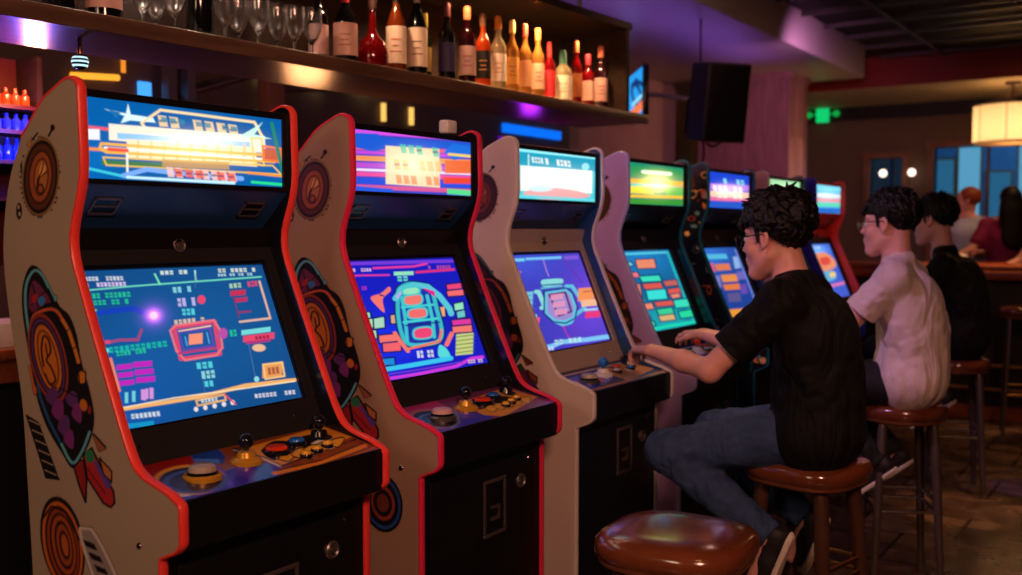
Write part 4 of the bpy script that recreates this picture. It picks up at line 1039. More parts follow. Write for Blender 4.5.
def marquee_seven():
    A = Art.quad(70, 50, [(583, 98), (645, 102), (643, 175), (582, 170)], 2.2); A.fill((90, 190, 230))
    A.bar(583, 98, 66, 14, (120, 220, 250), -3); A.bar(583, 120, 66, 10, (220, 230, 240), -3); A.bar(583, 132, 66, 10, (240, 140, 150), -3); A.bar(583, 144, 66, 10, (90, 220, 180), -3); A.bar(583, 158, 66, 14, (40, 110, 210), -2); A.glow(612, 125, 22, 18, (230, 250, 255), .3); return A
def deck_art(kind):
    A = Art.quad(150, 70, [(0, 190), (690, 27), (870, 100), (150, 300)], 3.0)
    if kind == 'orange':
        A.fill((132, 66, 26))
        A.poly([(0, 190), (235, 138), (245, 172), (70, 215), (40, 240), (0, 200)], (150, 20, 18)); A.poly([(232, 134), (330, 112), (345, 140), (330, 165), (240, 172)], (24, 70, 170)); A.poly([(240, 150), (320, 150), (320, 164), (240, 168)], (70, 130, 230))
        A.poly([(120, 270), (300, 200), (440, 150), (510, 168), (500, 212), (420, 238), (200, 290), (150, 300)], (52, 40, 190)); A.poly([(440, 165), (480, 160), (490, 210), (420, 236), (410, 220)], (40, 120, 240)); A.line([(300, 180), (325, 235)], 26, (90, 60, 230)); A.bar(120, 268, 60, 22, (190, 210, 230), 8)
        A.ell(200, 225, 122, 52, (222, 160, 40), -8); A.ell(205, 225, 112, 44, (30, 36, 70), -8); A.ell(215, 230, 100, 38, (60, 90, 170), -8, ring=8)
        A.poly([(392, 118), (690, 32), (780, 64), (520, 168), (500, 165)], (226, 152, 44)); A.line([(380, 112), (470, 140), (520, 168), (790, 72)], 4, (20, 14, 16)); A.line([(382, 118), (468, 146), (512, 170)], 6, (220, 214, 220))
        A.blob([(470, 120), (520, 84), (600, 92), (560, 124), (500, 150)], (26, 16, 20)); A.blob([(590, 78), (650, 60), (664, 84), (612, 104)], (26, 16, 20)); A.blob([(640, 90), (700, 70), (720, 96), (670, 112)], (236, 230, 220)); A.blob([(660, 96), (690, 88), (690, 104)], (24, 16, 18))
        for i in range(5): A.blob([(520+44*i, 142-14*i), (552+44*i, 120-12*i), (576+44*i, 126-14*i), (548+44*i, 150-13*i)], (20, 14, 16), 4); A.blob([(520+44*i, 142-14*i), (552+44*i, 120-12*i), (576+44*i, 126-14*i), (548+44*i, 150-13*i)], (244, 178, 50))
        A.line([(486, 196), (640, 160), (820, 92)], 12, (232, 140, 40)); A.line([(480, 214), (660, 170), (850, 98)], 4, (200, 100, 30)); A.line([(500, 186), (660, 146), (810, 84)], 3, (30, 16, 12))
    elif kind == 'purple':
        A.fill((120, 50, 110))
        A.poly([(0, 190), (300, 118), (330, 150), (0, 260)], (190, 60, 140)); A.poly([(120, 290), (300, 190), (520, 160), (480, 220), (200, 300)], (50, 60, 210)); A.ell(200, 222, 124, 52, (180, 110, 120), -8); A.ell(205, 224, 112, 44, (24, 22, 36), -8); A.ell(215, 230, 96, 36, (90, 110, 180), -8, ring=6)
        A.poly([(400, 130), (690, 40), (800, 80), (560, 190), (460, 190)], (226, 160, 60)); A.blob([(430, 140), (520, 96), (560, 120), (470, 160)], (20, 16, 20)); A.blob([(560, 110), (640, 84), (700, 96), (620, 130)], (40, 26, 20))
        for i in range(5): A.blob([(500+50*i, 156-16*i), (536+50*i, 134-12*i), (560+50*i, 142-14*i), (530+50*i, 166-13*i)], (24, 16, 16), 3); A.blob([(500+50*i, 156-16*i), (536+50*i, 134-12*i), (560+50*i, 142-14*i), (530+50*i, 166-13*i)], (246, 190, 70))
        A.line([(480, 216), (660, 172), (850, 100)], 6, (150, 60, 190))
    else:
        A.fill((40, 34, 90) if kind == 'blue' else (28, 26, 34))
        A.poly([(60, 220), (400, 130), (460, 170), (150, 290)], (40, 70, 220)); A.poly([(200, 200), (330, 170), (360, 200), (240, 240)], (230, 40, 90)); A.poly([(420, 130), (690, 50), (800, 84), (520, 190)], (220, 150, 60)); A.line([(150, 290), (840, 100)], 10, (190, 120, 50)); A.line([(60, 200), (640, 60)], 5, (240, 230, 240))
        for i in range(6): A.ell(150+95*i, 225-24*i, 20, 9, (240, 236, 240) if i % 2 else (240, 60, 70))
    return A
def gold_pattern_art(parent):
    """gold, teal and copper shapes scattered over the dark side of the fifth cabinet"""
    xs = np.arange(-2.38, -1.72, .0045); zs = np.arange(.80, 1.82, .0045)
    Xg, Zg = np.meshgrid(xs, zs, indexing='ij'); A = Art(Xg*1000, Zg*1000, 6)
    r = random.Random(12)
    from bisect import bisect
    for i in range(150):
        x, z = r.uniform(-2370, -1740), r.uniform(820, 1800)
        c = r.choice([(230, 160, 70), (200, 110, 50), (60, 110, 120), (240, 190, 110), (170, 70, 40), (90, 140, 130)]); t = r.random()
        if t < .4: A.ell(x, z, r.uniform(9, 22), r.uniform(9, 22), c, r.uniform(0, 90), ring=6 if r.random() < .5 else None)
        elif t < .75: A.poly([(x+r.uniform(-26, 26), z+r.uniform(-26, 26)) for _ in range(4)], c)
        else: A.line([(x, z), (x+r.uniform(-40, 40), z+r.uniform(-40, 40))], 7, c)
    poly = [((x+CX)*1000, z*1000) for x, z in PROFILE]
    A.A *= (A.dpoly(poly) < -8)
    A.mesh('side_art', P3=np.stack([Xg-CX, np.full_like(Xg, -CW/2-.0012), Zg], -1), mat='print', parent=parent, cull=True)

def stick(parent, x, y, z, ball, base_mat, lean=(0, 0)):
    b = MB(); b.lathe([(.0, z-.004), (.038, z-.004), (.038, z+.005), (.032, z+.011), (.024, z+.013), (.020, z+.026), (0, z+.028)], 20)
    j = b.build('joystick', base_mat, parent); j.location = (x, y, 0)
    s = MB(); s.tube([(0, 0, z+.02), (lean[0]*.6, lean[1]*.6, z+.042)], .007, 8); s.build('shaft', 'chrome', j)
    k = MB(); k.lathe([(.019*math.sin(a), -.019*math.cos(a)) for a in np.linspace(0, PI, 9)], 16, Mx=T(lean[0], lean[1], z+.050)); k.build('ball', ball, j)
    return j
def button(parent, x, y, z, r, ring, cap):
    b = MB(); b.lathe([(0, z-.004), (r*1.25, z-.004), (r*1.25, z+.005), (r*1.1, z+.008), (r*.95, z+.006), (0, z+.004)], 18)
    o = b.build('button', ring, parent); o.location = (x, y, 0)
    c = MB(); c.lathe([(0, z), (r*.92, z), (r*.92, z+.010), (r*.75, z+.015), (0, z+.016)], 18); c.build('button_cap', cap, o)

def make_cabinet(k, P):
    yc = Y0+PITCH*k+CW/2
    root = empty('arcade_cabinet', (CX, yc, 0)); tag(root, P['label'], 'arcade machine', 'arcade cabinets standing in the row')
    iw = CW/2-PT
    sl = make_side_panel(-1, P['left'], P['inner'], root); sr = make_side_panel(1, P['right'], P.get('inner_r', P['inner']), root)
    make_trim(-1, P['trim_l'], sl); make_trim(1, P['trim_r'], sr)
    if P.get('art') is not None: add_side_art(sl, P['art'])
    if P.get('gold'): gold_pattern_art(sl)
    def X(x): return x-CX
    # back and roof shell following the profile
    o = MB(); bk = [(x+.02, z) for x, z in BACKR if z < 1.72]; 
    V = []; 
    path = [(X(x)+.012, z) for x, z in BACKR]+[(X(-2.19), 1.765), (X(-2.095), 1.803), (X(-2.078), 1.800)]
    inn = [(x+(.018 if z < 1.68 else .004), z-(.018 if z > 1.68 else 0)) for x, z in path]
    n = len(path)
    for y in (-iw, iw): V += [(p[0], y, p[1]) for p in path]+[(p[0], y, p[1]) for p in inn]
    Fc = []
    for i in range(n-1):
        Fc += [(i, i+1, i+1+2*n, i+2*n), (n+i, n+i+1, n+i+1+2*n, n+i+2*n), (i, i+1, n+i+1, n+i), (2*n+i, 2*n+i+1, 3*n+i+1, 3*n+i)]
    Fc += [(0, n, 3*n, 2*n), (n-1, 2*n-1, 4*n-1, 3*n-1)]
    o.add(V, Fc); o.build('back_shell', P['front'], root)
    # marquee box: dark frame, lit panel
    zt, zb = 1.797, 1.586; xf = X(-2.066)
    f = MB(); f.box((xf-.05, -iw, zt-.016), (xf, iw, zt)); f.box((xf-.05, -iw, zb), (xf, iw, zb+.012)); f.box((xf-.05, -iw, zb+.012), (xf, -iw+.008, zt-.016)); f.box((xf-.05, iw-.018, zb+.012), (xf, iw, zt-.016)); f.box((xf-.06, -iw, zb), (xf-.05, iw, zt))
    mq = f.build('marquee_frame', P.get('frame', P['front']), root)
    A = P['marquee']()
    A.mesh('marquee_panel', [(xf-.006, -iw+.008, zt-.016), (xf-.006, iw-.018, zt-.016), (xf-.006, iw-.018, zb+.012), (xf-.006, -iw+.008, zb+.012)], mat=display_mat('marquee_light', P.get('mq', 1.6)), parent=mq)
    # overhang with speaker grilles
    a, b_ = (X(-2.070), 1.586), (X(-2.175), 1.486)
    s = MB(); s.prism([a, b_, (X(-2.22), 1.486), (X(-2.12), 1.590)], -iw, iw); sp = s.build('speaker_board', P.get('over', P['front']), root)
    dx, dz = b_[0]-a[0], b_[1]-a[1]; L = math.hypot(dx, dz); dx /= L; dz /= L; nx, nz = -dz*-1, dx*-1
    nn = Vector((-dz, 0, dx)); nn = nn if nn.x > 0 else -nn; dd = Vector((dx, 0, dz)); cc = Vector((a[0], 0, a[1]))
    for sy in (-1, 1):
        g = MB()
        Mx = Matrix(((dd.x, 0, nn.x, 0), (0, 1, 0, 0), (dd.z, 0, nn.z, 0), (0, 0, 0, 1)))
        c0 = cc+dd*.07+Vector((0, sy*(iw-.085), 0))
        Mt = T(*c0)@Mx
        for (x0, y0, x1, y1) in ((-.028, -.036, -.022, .036), (.022, -.036, .028, .036), (-.028, -.036, .028, -.030), (-.028, .030, .028, .036), (-.003, -.03, .001, .03)): g.box((x0, y0, 0), (x1, y1, .004), 0, Mt)
        g.box((-.022, -.03, -.001), (.022, .03, .001), 1, Mt)
        g.build('speaker_grille', ['dark_steel', 'black_gloss'], root)
    # instruction board under it
    c = MB(); c.prism([(X(-2.138), 1.486), (X(-2.132), 1.480), (X(-2.150), 1.404), (X(-2.20), 1.404), (X(-2.22), 1.486)], -iw, iw); ib = c.build('instruction_board', P['board'], root)
    lk = MB(); Mk = T(X(-2.139), 0, 1.442)@R(math.radians(77), 'Y')
    lk.lathe([(0, 0), (.019, 0), (.019, .003), (.016, .006), (.012, .002), (.007, .002), (.006, .006), (0, .006)], 24, 0, Mk); lk.build('lock', 'dark_steel', ib)
    sc_ = MB()
    for (yy, zz) in ((.18, 1.465), (.18, 1.432), (.24, 1.462), (-.26, 1.42)): sc_.lathe([(0, 0), (.004, 0), (.003, .002), (0, .003)], 8, 0, T(X(-2.137-(1.48-zz)*.22), yy, zz)@R(math.radians(77), 'Y'))
    sc_.build('screws', 'chrome', ib)
    # monitor: bezel with opening, glass
    Pp, Qq = np.array((X(-2.15), 1.42)), np.array((X(-1.95), .95)); dv = (Qq-Pp)/np.linalg.norm(Qq-Pp); nv = np.array((dv[1]*-1, dv[0])); 
    if nv[0] < 0: nv = -nv
    def S3(s_, y, off=0.0): p = Pp+dv*s_+nv*off; return (p[0], y, p[1])
    s0, s1, ya, yb = .036, .424, -iw+.030, iw-.034
    bz = MB()
    def slab(sa, sb, y0, y1, o0, o1):
        V = [S3(sa, y0, o0), S3(sb, y0, o0), S3(sb, y1, o0), S3(sa, y1, o0), S3(sa, y0, o1), S3(sb, y0, o1), S3(sb, y1, o1), S3(sa, y1, o1)]
        bz.add(V, [(0, 3, 2, 1), (4, 5, 6, 7), (0, 1, 5, 4), (1, 2, 6, 5), (2, 3, 7, 6), (3, 0, 4, 7)])
    slab(-.01, s0-.008, -iw, iw, -.03, .012); slab(s1+.006, .515, -iw, iw, -.03, .010)
    slab(s0-.008, s1+.006, -iw, ya-.006, -.03, .012); slab(s0-.008, s1+.006, yb+.006, iw, -.03, .012)
    be = bz.build('monitor_bezel', P['bezel'], root)
    bz = MB(); slab(s0-.008, s0, ya-.006, yb+.006, -.03, .004); slab(s1, s1+.006, ya-.006, yb+.006, -.03, .004); slab(s0, s1, ya-.006, ya, -.03, .004); slab(s0, s1, yb, yb+.006, -.03, .004); slab(s0-.008, s1+.006, ya-.006, yb+.006, -.034, -.028)
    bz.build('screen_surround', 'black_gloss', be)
    A = P['screen']()
    A.mesh('screen', [S3(s0, ya, -.004), S3(s0, yb, -.004), S3(s1, yb, -.004), S3(s1, ya, -.004)], mat=display_mat('screen_light', P.get('scr', 1.0)), parent=root)
    sc2 = MB()
    for yy in (-iw+.05, iw-.09): sc2.lathe([(0, 0), (.0045, 0), (.003, .003), (0, .0035)], 8, 0, T(*S3(.47, yy, .010))@R(math.radians(67), 'Y'))
    sc2.build('screws', 'chrome', be)
    # control deck
    d0 = (X(-1.948), .952); d1 = (X(-1.732), .914)
    dk = MB(); dk.prism([d0, d1, (X(-1.732), .806), (X(-1.803), .778), (X(-1.86), .778), (X(-1.98), .93)], -iw, iw); deck = dk.build('control_deck', P['deckbox'], root)
    A = deck_art(P['deck']); e = .0012
    A.mesh('deck_artwork', [(d0[0], -iw, d0[1]+e), (d0[0], iw, d0[1]+e), (d1[0]-.003, iw, d1[1]+e), (d1[0]-.003, -iw, d1[1]+e)], mat='deck_print', parent=deck)
    def dz_(x): return d0[1]+(d1[1]-d0[1])*(x-d0[0])/(d1[0]-d0[0])
    def at(u, v): x = d0[0]+(d1[0]-d0[0])*v; return x, -iw+2*iw*u, dz_(x)
    x, y, z = at(.185, .60)
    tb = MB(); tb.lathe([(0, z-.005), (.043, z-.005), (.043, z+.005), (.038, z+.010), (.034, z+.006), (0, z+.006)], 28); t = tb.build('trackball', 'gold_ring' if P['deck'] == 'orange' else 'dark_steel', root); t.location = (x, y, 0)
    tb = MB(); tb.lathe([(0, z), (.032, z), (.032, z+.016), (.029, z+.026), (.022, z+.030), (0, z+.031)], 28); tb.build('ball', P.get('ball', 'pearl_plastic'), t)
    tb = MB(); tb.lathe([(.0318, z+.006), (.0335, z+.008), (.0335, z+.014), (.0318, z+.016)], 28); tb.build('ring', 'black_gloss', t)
    x, y, z = at(.42, .50); stick(root, x, y, z, P.get('knob', 'black_gloss'), 'gold_ring' if P['deck'] != 'blue' else 'white_plastic', P.get('lean', (0, 0)))
    if P.get('second_stick', True): x, y, z = at(.885, .28); stick(root, x, y, z-.012, P.get('knob2', 'black_gloss'), 'black_gloss')
    for (u, v, r_, cap) in P['buttons']:
        x, y, z = at(u, v); button(root, x, y, z, r_, 'black_gloss', cap)
    # lower front, door, coin slot, lock, kick plate
    lf = MB(); lf.prism([(X(-1.803), .79), (X(-1.803), .0), (X(-1.84), .0), (X(-1.84), .79)], -iw, iw); front = lf.build('lower_front', P['deckbox'], root)
    dr = MB(); dr.box((X(-1.803), -iw+.03, .28), (X(-1.797), iw-.03, .755), bev=.003); door = dr.build('front_door', P['deckbox'], root)
    cd = MB(); cxy = P.get('coin', (.01, .58))
    x0 = X(-1.797); cy0, cz0 = cxy
    for (a0, b0, a1, b1) in ((-.06, .078, .06, .09), (-.06, -.09, .06, -.078), (-.06, -.078, -.048, .078), (.048, -.078, .06, .078)): cd.box((x0, cy0+a0, cz0+b0), (x0+.006, cy0+a1, cz0+b1), bev=.002)
    cd.box((x0, cy0-.048, cz0-.078), (x0+.002, cy0+.048, cz0+.078), 1)
    cd.box((x0+.002, cy0-.022, cz0-.04), (x0+.009, cy0+.022, cz0-.028)); cd.box((x0+.002, cy0-.022, cz0-.002), (x0+.009, cy0+.022, cz0+.006)); cd.box((x0+.002, cy0+.016, cz0-.04), (x0+.008, cy0+.022, cz0+.006))
    cd.build('coin_slot', ['dark_steel', 'black_gloss'], door)
    lk = MB(); lk.lathe([(0, 0), (.024, 0), (.024, .005), (.020, .009), (.016, .004), (.009, .003), (.008, .010), (0, .010)], 24, 0, T(x0, .185, .668)@R(PI/2, 'Y')); lk.build('door_lock', 'dark_steel', door)
    bt = MB(); bt.lathe([(0, 0), (.005, 0), (.003, .003), (0, .003)], 8, 0, T(x0, .235, .735)@R(PI/2, 'Y')); bt.build('screw', 'chrome', door)
    if P.get('bolt', True):
        bb = MB(); bb.lathe([(0, 0), (.008, 0), (.006, .003), (0, .004)], 12, 0, T(X(-1.865), -CW/2, .80)@R(PI/2, 'X')); bb.build('bolt', 'chrome', sl)
    return root
RB = [(.60, .42, .030, 'red_plastic'), (.735, .34, .021, 'blue_plastic'), (.66, .72, .013, 'yellow_plastic'), (.74, .66, .013, 'yellow_plastic'), (.82, .60, .013, 'yellow_plastic')]
BB = [(.60, .5, .016, 'white_plastic'), (.68, .35, .016, 'red_plastic'), (.78, .5, .016, 'blue_plastic'), (.86, .4, .016, 'white_plastic')]
CABS = [
 dict(label='nearest arcade machine, beige side with shield art, red edges, orange deck and dark blue screen', left='beige_laminate', right='black_vinyl', inner='black_gloss', trim_l='red_trim', trim_r='red_trim', art=0, front='black_vinyl', board='black_vinyl', bezel='black_matte', deckbox='black_vinyl', over='blue_glow_tint', marquee=marquee_one, mq=1.15, screen=screen_one, scr=1.0, deck='orange', buttons=RB),
 dict(label='second arcade machine, tan side, pinkish edges, screen with a green and coral robot shape', left='tan_laminate', right='black_vinyl', inner='black_gloss', trim_l='pink_trim', trim_r='pink_trim', art=2, front='black_vinyl', board='black_vinyl', bezel='black_matte', deckbox='black_vinyl', over='blue_glow_tint', marquee=marquee_two, mq=1.1, screen=screen_two, scr=1.0, deck='purple', buttons=RB, coin=(.04, .615), ball='pink_laminate'),
 dict(label='third arcade machine with cream body, white edges and pale turquoise marquee', left='cream_laminate', right='cream_laminate', inner='cream_laminate', inner_r='blue_glow_tint', trim_l='white_trim', trim_r='white_trim', art=1, front='grey_bezel', frame='black_vinyl', board='grey_bezel', bezel='grey_bezel', deckbox='navy_laminate', over='blue_glow_tint', marquee=marquee_three, mq=1.1, screen=screen_three, scr=1.0, deck='blue', buttons=BB, coin=(.04, .64), knob='blue_plastic', bolt=False),
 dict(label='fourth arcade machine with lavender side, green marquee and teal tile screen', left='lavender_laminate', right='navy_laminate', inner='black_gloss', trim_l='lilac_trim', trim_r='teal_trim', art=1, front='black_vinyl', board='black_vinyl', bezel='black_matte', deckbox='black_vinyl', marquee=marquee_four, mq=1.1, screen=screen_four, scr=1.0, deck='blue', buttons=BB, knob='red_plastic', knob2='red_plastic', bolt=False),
 dict(label='fifth arcade machine, black side scattered with gold shapes and a bright blue marquee', left='navy_laminate', right='navy_laminate', inner='black_gloss', trim_l='teal_trim', trim_r='teal_trim', gold=True, front='black_vinyl', board='dark_wood', bezel='black_matte', deckbox='black_vinyl', marquee=marquee_five, mq=1.1, screen=screen_five, scr=.9, deck='dark', buttons=BB, bolt=False),
 dict(label='sixth arcade machine with pale pink side and yellow marquee behind the curly head', left='pink_laminate', right='navy_laminate', inner='black_gloss', trim_l='white_trim', trim_r='teal_trim', front='black_vinyl', board='black_vinyl', bezel='black_matte', deckbox='black_vinyl', marquee=marquee_six, mq=1.1, screen=screen_six, scr=.9, deck='dark', buttons=BB, bolt=False),
 dict(label='farthest arcade machine with blue side and orange red frame around its cyan marquee', left='blue_laminate', right='orange_laminate', inner='orange_laminate', trim_l='white_trim', trim_r='red_trim', front='orange_laminate', frame='orange_laminate', board='orange_laminate', bezel='black_matte', deckbox='black_vinyl', marquee=marquee_seven, mq=1.1, screen=screen_seven, scr=1.0, deck='dark', buttons=BB, bolt=False),
]
CABS[6]['trim_l'] = 'blue_laminate'
for k, P in enumerate(CABS): make_cabinet(k, P)
# ------------------------------------------------------------------ the room
def struct(mb, name, mats): o = mb.build(name, mats); o['kind'] = 'structure'; return o
b = MB(); b.box((-4.7, -2.7, -.1), (4.3, 15.5, 0)); struct(b, 'floor', 'floor')
b = MB(); b.box((-4.8, -2.7, 0), (-4.6, 7.6, 3.4)); b.box((-4.8, 7.6, 0), (-4.6, 12.7, 3.4), 1); struct(b, 'wall_left', ['wall_brown', 'wall_tan'])
b = MB(); b.box((4.2, -2.7, 0), (4.3, 12.7, 3.4)); struct(b, 'wall_right', 'wall_brown')
b = MB(); b.box((-4.8, -2.8, 0), (4.3, -2.7, 3.4)); struct(b, 'wall_near', 'wall_brown')
# far wall with two openings
W1 = (-2.62, .6, 1.0, 2.46); W2 = (-3.36, -2.97, 1.55, 2.36)
b = MB(); y0_, y1_ = 12.7, 12.85
for (x0, x1, z0, z1) in ((-4.8, W2[0], 0, 3.4), (W2[0], W2[1], 0, W2[2]), (W2[0], W2[1], W2[3], 3.4), (W2[1], W1[0], 0, 3.4), (W1[0], W1[1], 0, W1[2]), (W1[0], W1[1], W1[3], 3.4), (W1[1], 4.3, 0, 3.4)):
    b.box((x0, y0_, z0), (x1, y1_, z1))
struct(b, 'wall_far', 'far_wall')
b = MB(); b.box((-4.8, -2.7, 3.32), (4.3, 12.85, 3.45)); struct(b, 'ceiling', 'ceiling_black')
b = MB(); b.box((-4.6, -2.7, 3.0), (-2.80, 10.3, 3.32), bev=.01); struct(b, 'trim_1', 'soffit_paint')
b = MB(); b.box((-4.6, 11.05, 3.0), (4.2, 12.7, 3.32)); 
o = struct(b, 'trim_2', ['red_paint', 'cream_paint'])
for p in o.data.polygons:
    if p.normal.z < -.5: p.material_index = 1
b = MB(); b.box((-4.6, 12.64, 2.84), (4.2, 12.7, 3.0)); struct(b, 'trim_3', 'bar_front')
# suspended grid below the dark ceiling
b = MB()
for x in np.arange(-2.2, 4.2, 1.22): b.box((x-.02, -2.7, 3.262), (x+.02, 11.05, 3.27)); b.box((x-.004, -2.7, 3.27), (x+.004, 11.05, 3.30))
for y in np.arange(-2.2, 11.0, .62): b.box((-2.79, y-.014, 3.262), (4.2, y+.014, 3.27)); b.box((-2.79, y-.004, 3.27), (4.2, y+.004, 3.30))
struct(b, 'trim_4', 'grid_metal')
for i, (x0, x1, z0, z1) in enumerate((W1, W2)):
    b = MB(); t = .07
    b.box((x0-t, 12.635, z0), (x0, 12.74, z1)); b.box((x1, 12.635, z0), (x1+t, 12.74, z1)); b.box((x0-t-.01, 12.62, z1), (x1+t+.01, 12.74, z1+t)); b.box((x0-t-.02, 12.60, z0-t), (x1+t+.02, 12.74, z0))
    if i == 0: 
        b.box((-1.25, 12.66, z0), (-1.19, 12.74, z1)); b.box((-2.05, 12.68, z0), (-2.02, 12.73, z1))
    w = struct(b, 'window_%d' % (i+1), 'window_wood')
    g = MB(); g.box((x0, 12.70, z0), (x1, 12.708, z1)); g.build('window_glass', pmat('pane', (200, 220, 230), .02, trans=1.0, ior=1.05, var=0), w)
# pillar with planks
b = MB(); b.box((-4.2, 9.45, 0), (-3.27, 10.0, 3.0)); 
b.box((-4.22, 9.43, 2.94), (-3.25, 10.02, 3.0)); o = b.build('planked_pillar', 'pillar'); tag(o, kind='structure')
# street beyond the window: pale building fronts lit blue, with lit panes
b = MB(); b.box((-5.2, 15.6, 0), (4.6, 15.9, 4.2)); 
fb = b.build('building', pmat('blue_render', (90, 140, 190), .8)); tag(fb, 'pale blue lit building front seen through the far window', 'building')
cold = emat('lit_pane', (112, 180, 212), 1.0); cold2 = emat('lit_pane_pale', (170, 224, 240), 1.1); dusk = emat('lit_pane_deep', (50, 108, 142), 1.0); dim = emat('dim_pane', (30, 40, 54), 1.0)
for i, (x0, x1, z0, z1, m) in enumerate([(-5.1, -4.5, .8, 2.9, dim), (-4.4, -3.9, .7, 2.9, dim), (-3.78, -3.5, .7, 2.9, dim), (-3.42, -2.95, 1.0, 2.5, dusk), (-2.88, -2.6, .8, 2.9, cold), (-2.5, -2.2, 1.3, 2.3, dusk), (-2.1, -1.8, .9, 3.0, cold), (-1.7, -1.55, .9, 2.5, cold2), (-1.4, -1.1, 1.0, 2.7, dusk), (-1.0, -.6, .9, 2.9, cold)]):
    f = MB(); f.box((x0-.03, 15.57, z0-.03), (x1+.03, 15.6, z1+.03)); w = f.build('window', 'window_wood', fb)
    f = MB(); f.box((x0, 15.562, z0), (x1, 15.57, z1)); f.build('pane', m, w)

# ------------------------------------------------------------------ bar counter on the right
root = empty('bar_counter', (0.6, 8.9, 0)); tag(root, 'long wooden bar counter with dark front and brass rails at the right', 'bar counter')
def P_(mb, n, m, par=root): return mb.build(n, m, par)
b = MB(); b.box((-3.2, -.46, 1.165), (3.4, .42, 1.21), bev=.012); P_(b, 'counter_top', 'bar_wood')
b = MB(); b.box((-3.2, -.47, 1.10), (3.4, -.43, 1.168), bev=.01); P_(b, 'front_edge', 'bar_wood')
b = MB(); b.box((-3.15, -.30, .10), (3.4, .35, 1.165))
for x in np.arange(-3.1, 3.4, .24): b.box((x, -.315, .14), (x+.21, -.30, 1.08), bev=.004)
P_(b, 'front_panel', 'bar_front')
b = MB(); b.box((-3.15, -.34, 0), (3.4, .35, .10)); P_(b, 'kick_board', 'bar_wood')
for z, y in ((.26, -.50), (.44, -.47)):
    b = MB(); b.tube([(-3.1, y, z), (3.3, y, z)], .016, 10)
    for x in np.arange(-3.0, 3.3, 1.2): b.tube([(x, y, z), (x, -.31, z)], .010, 8)
    P_(b, 'foot_rail', 'brass')

# ------------------------------------------------------------------ bottle shelf hung over the cabinets
SA = math.atan(.0488)
root = empty('bottle_shelf', (-2.68, .9, 0), -SA+0.0)
root.rotation_euler.z = -SA
tag(root, 'long dark wooden wall shelf holding bottles and glasses above the arcade machines', 'shelf')
def sh(mb, n, m, par=None): return mb.build(n, m, par or root)
LS = 4.01; YS = -2.6
b = MB(); b.box((-.42, YS, 2.060), (-.012, LS, 2.103)); sh(b, 'bottom_board', 'shelf_wood')
b = MB(); b.box((-.014, YS, 2.055), (.004, LS+.02, 2.106), bev=.004); sh(b, 'front_edge', 'shelf_wood')
b = MB(); b.box((-.42, LS-.21, 2.103), (-.0, LS-.18, 2.53)); sh(b, 'end_panel', 'dark_wood')
b = MB(); b.box((-.44, YS, 2.53), (.004, LS-.16, 2.565)); sh(b, 'top_board', 'dark_wood')
b = MB(); b.box((-.44, YS, 2.103), (-.42, LS-.18, 2.53)); sh(b, 'back_panel', 'dark_wood')
for y in (-1.5, .3, 2.1, 3.9):
    b = MB(); b.tube([(-.36, y, 2.56), (-.36, y, 3.0)], .012, 8); sh(b, 'hanging_rod', 'dark_steel')
b = MB(); b.box((-.30, 2.55, 2.1035), (-.055, 3.75, 2.109)); sh(b, 'light_strip', emat('strip_glow', (255, 190, 110), 2.2))

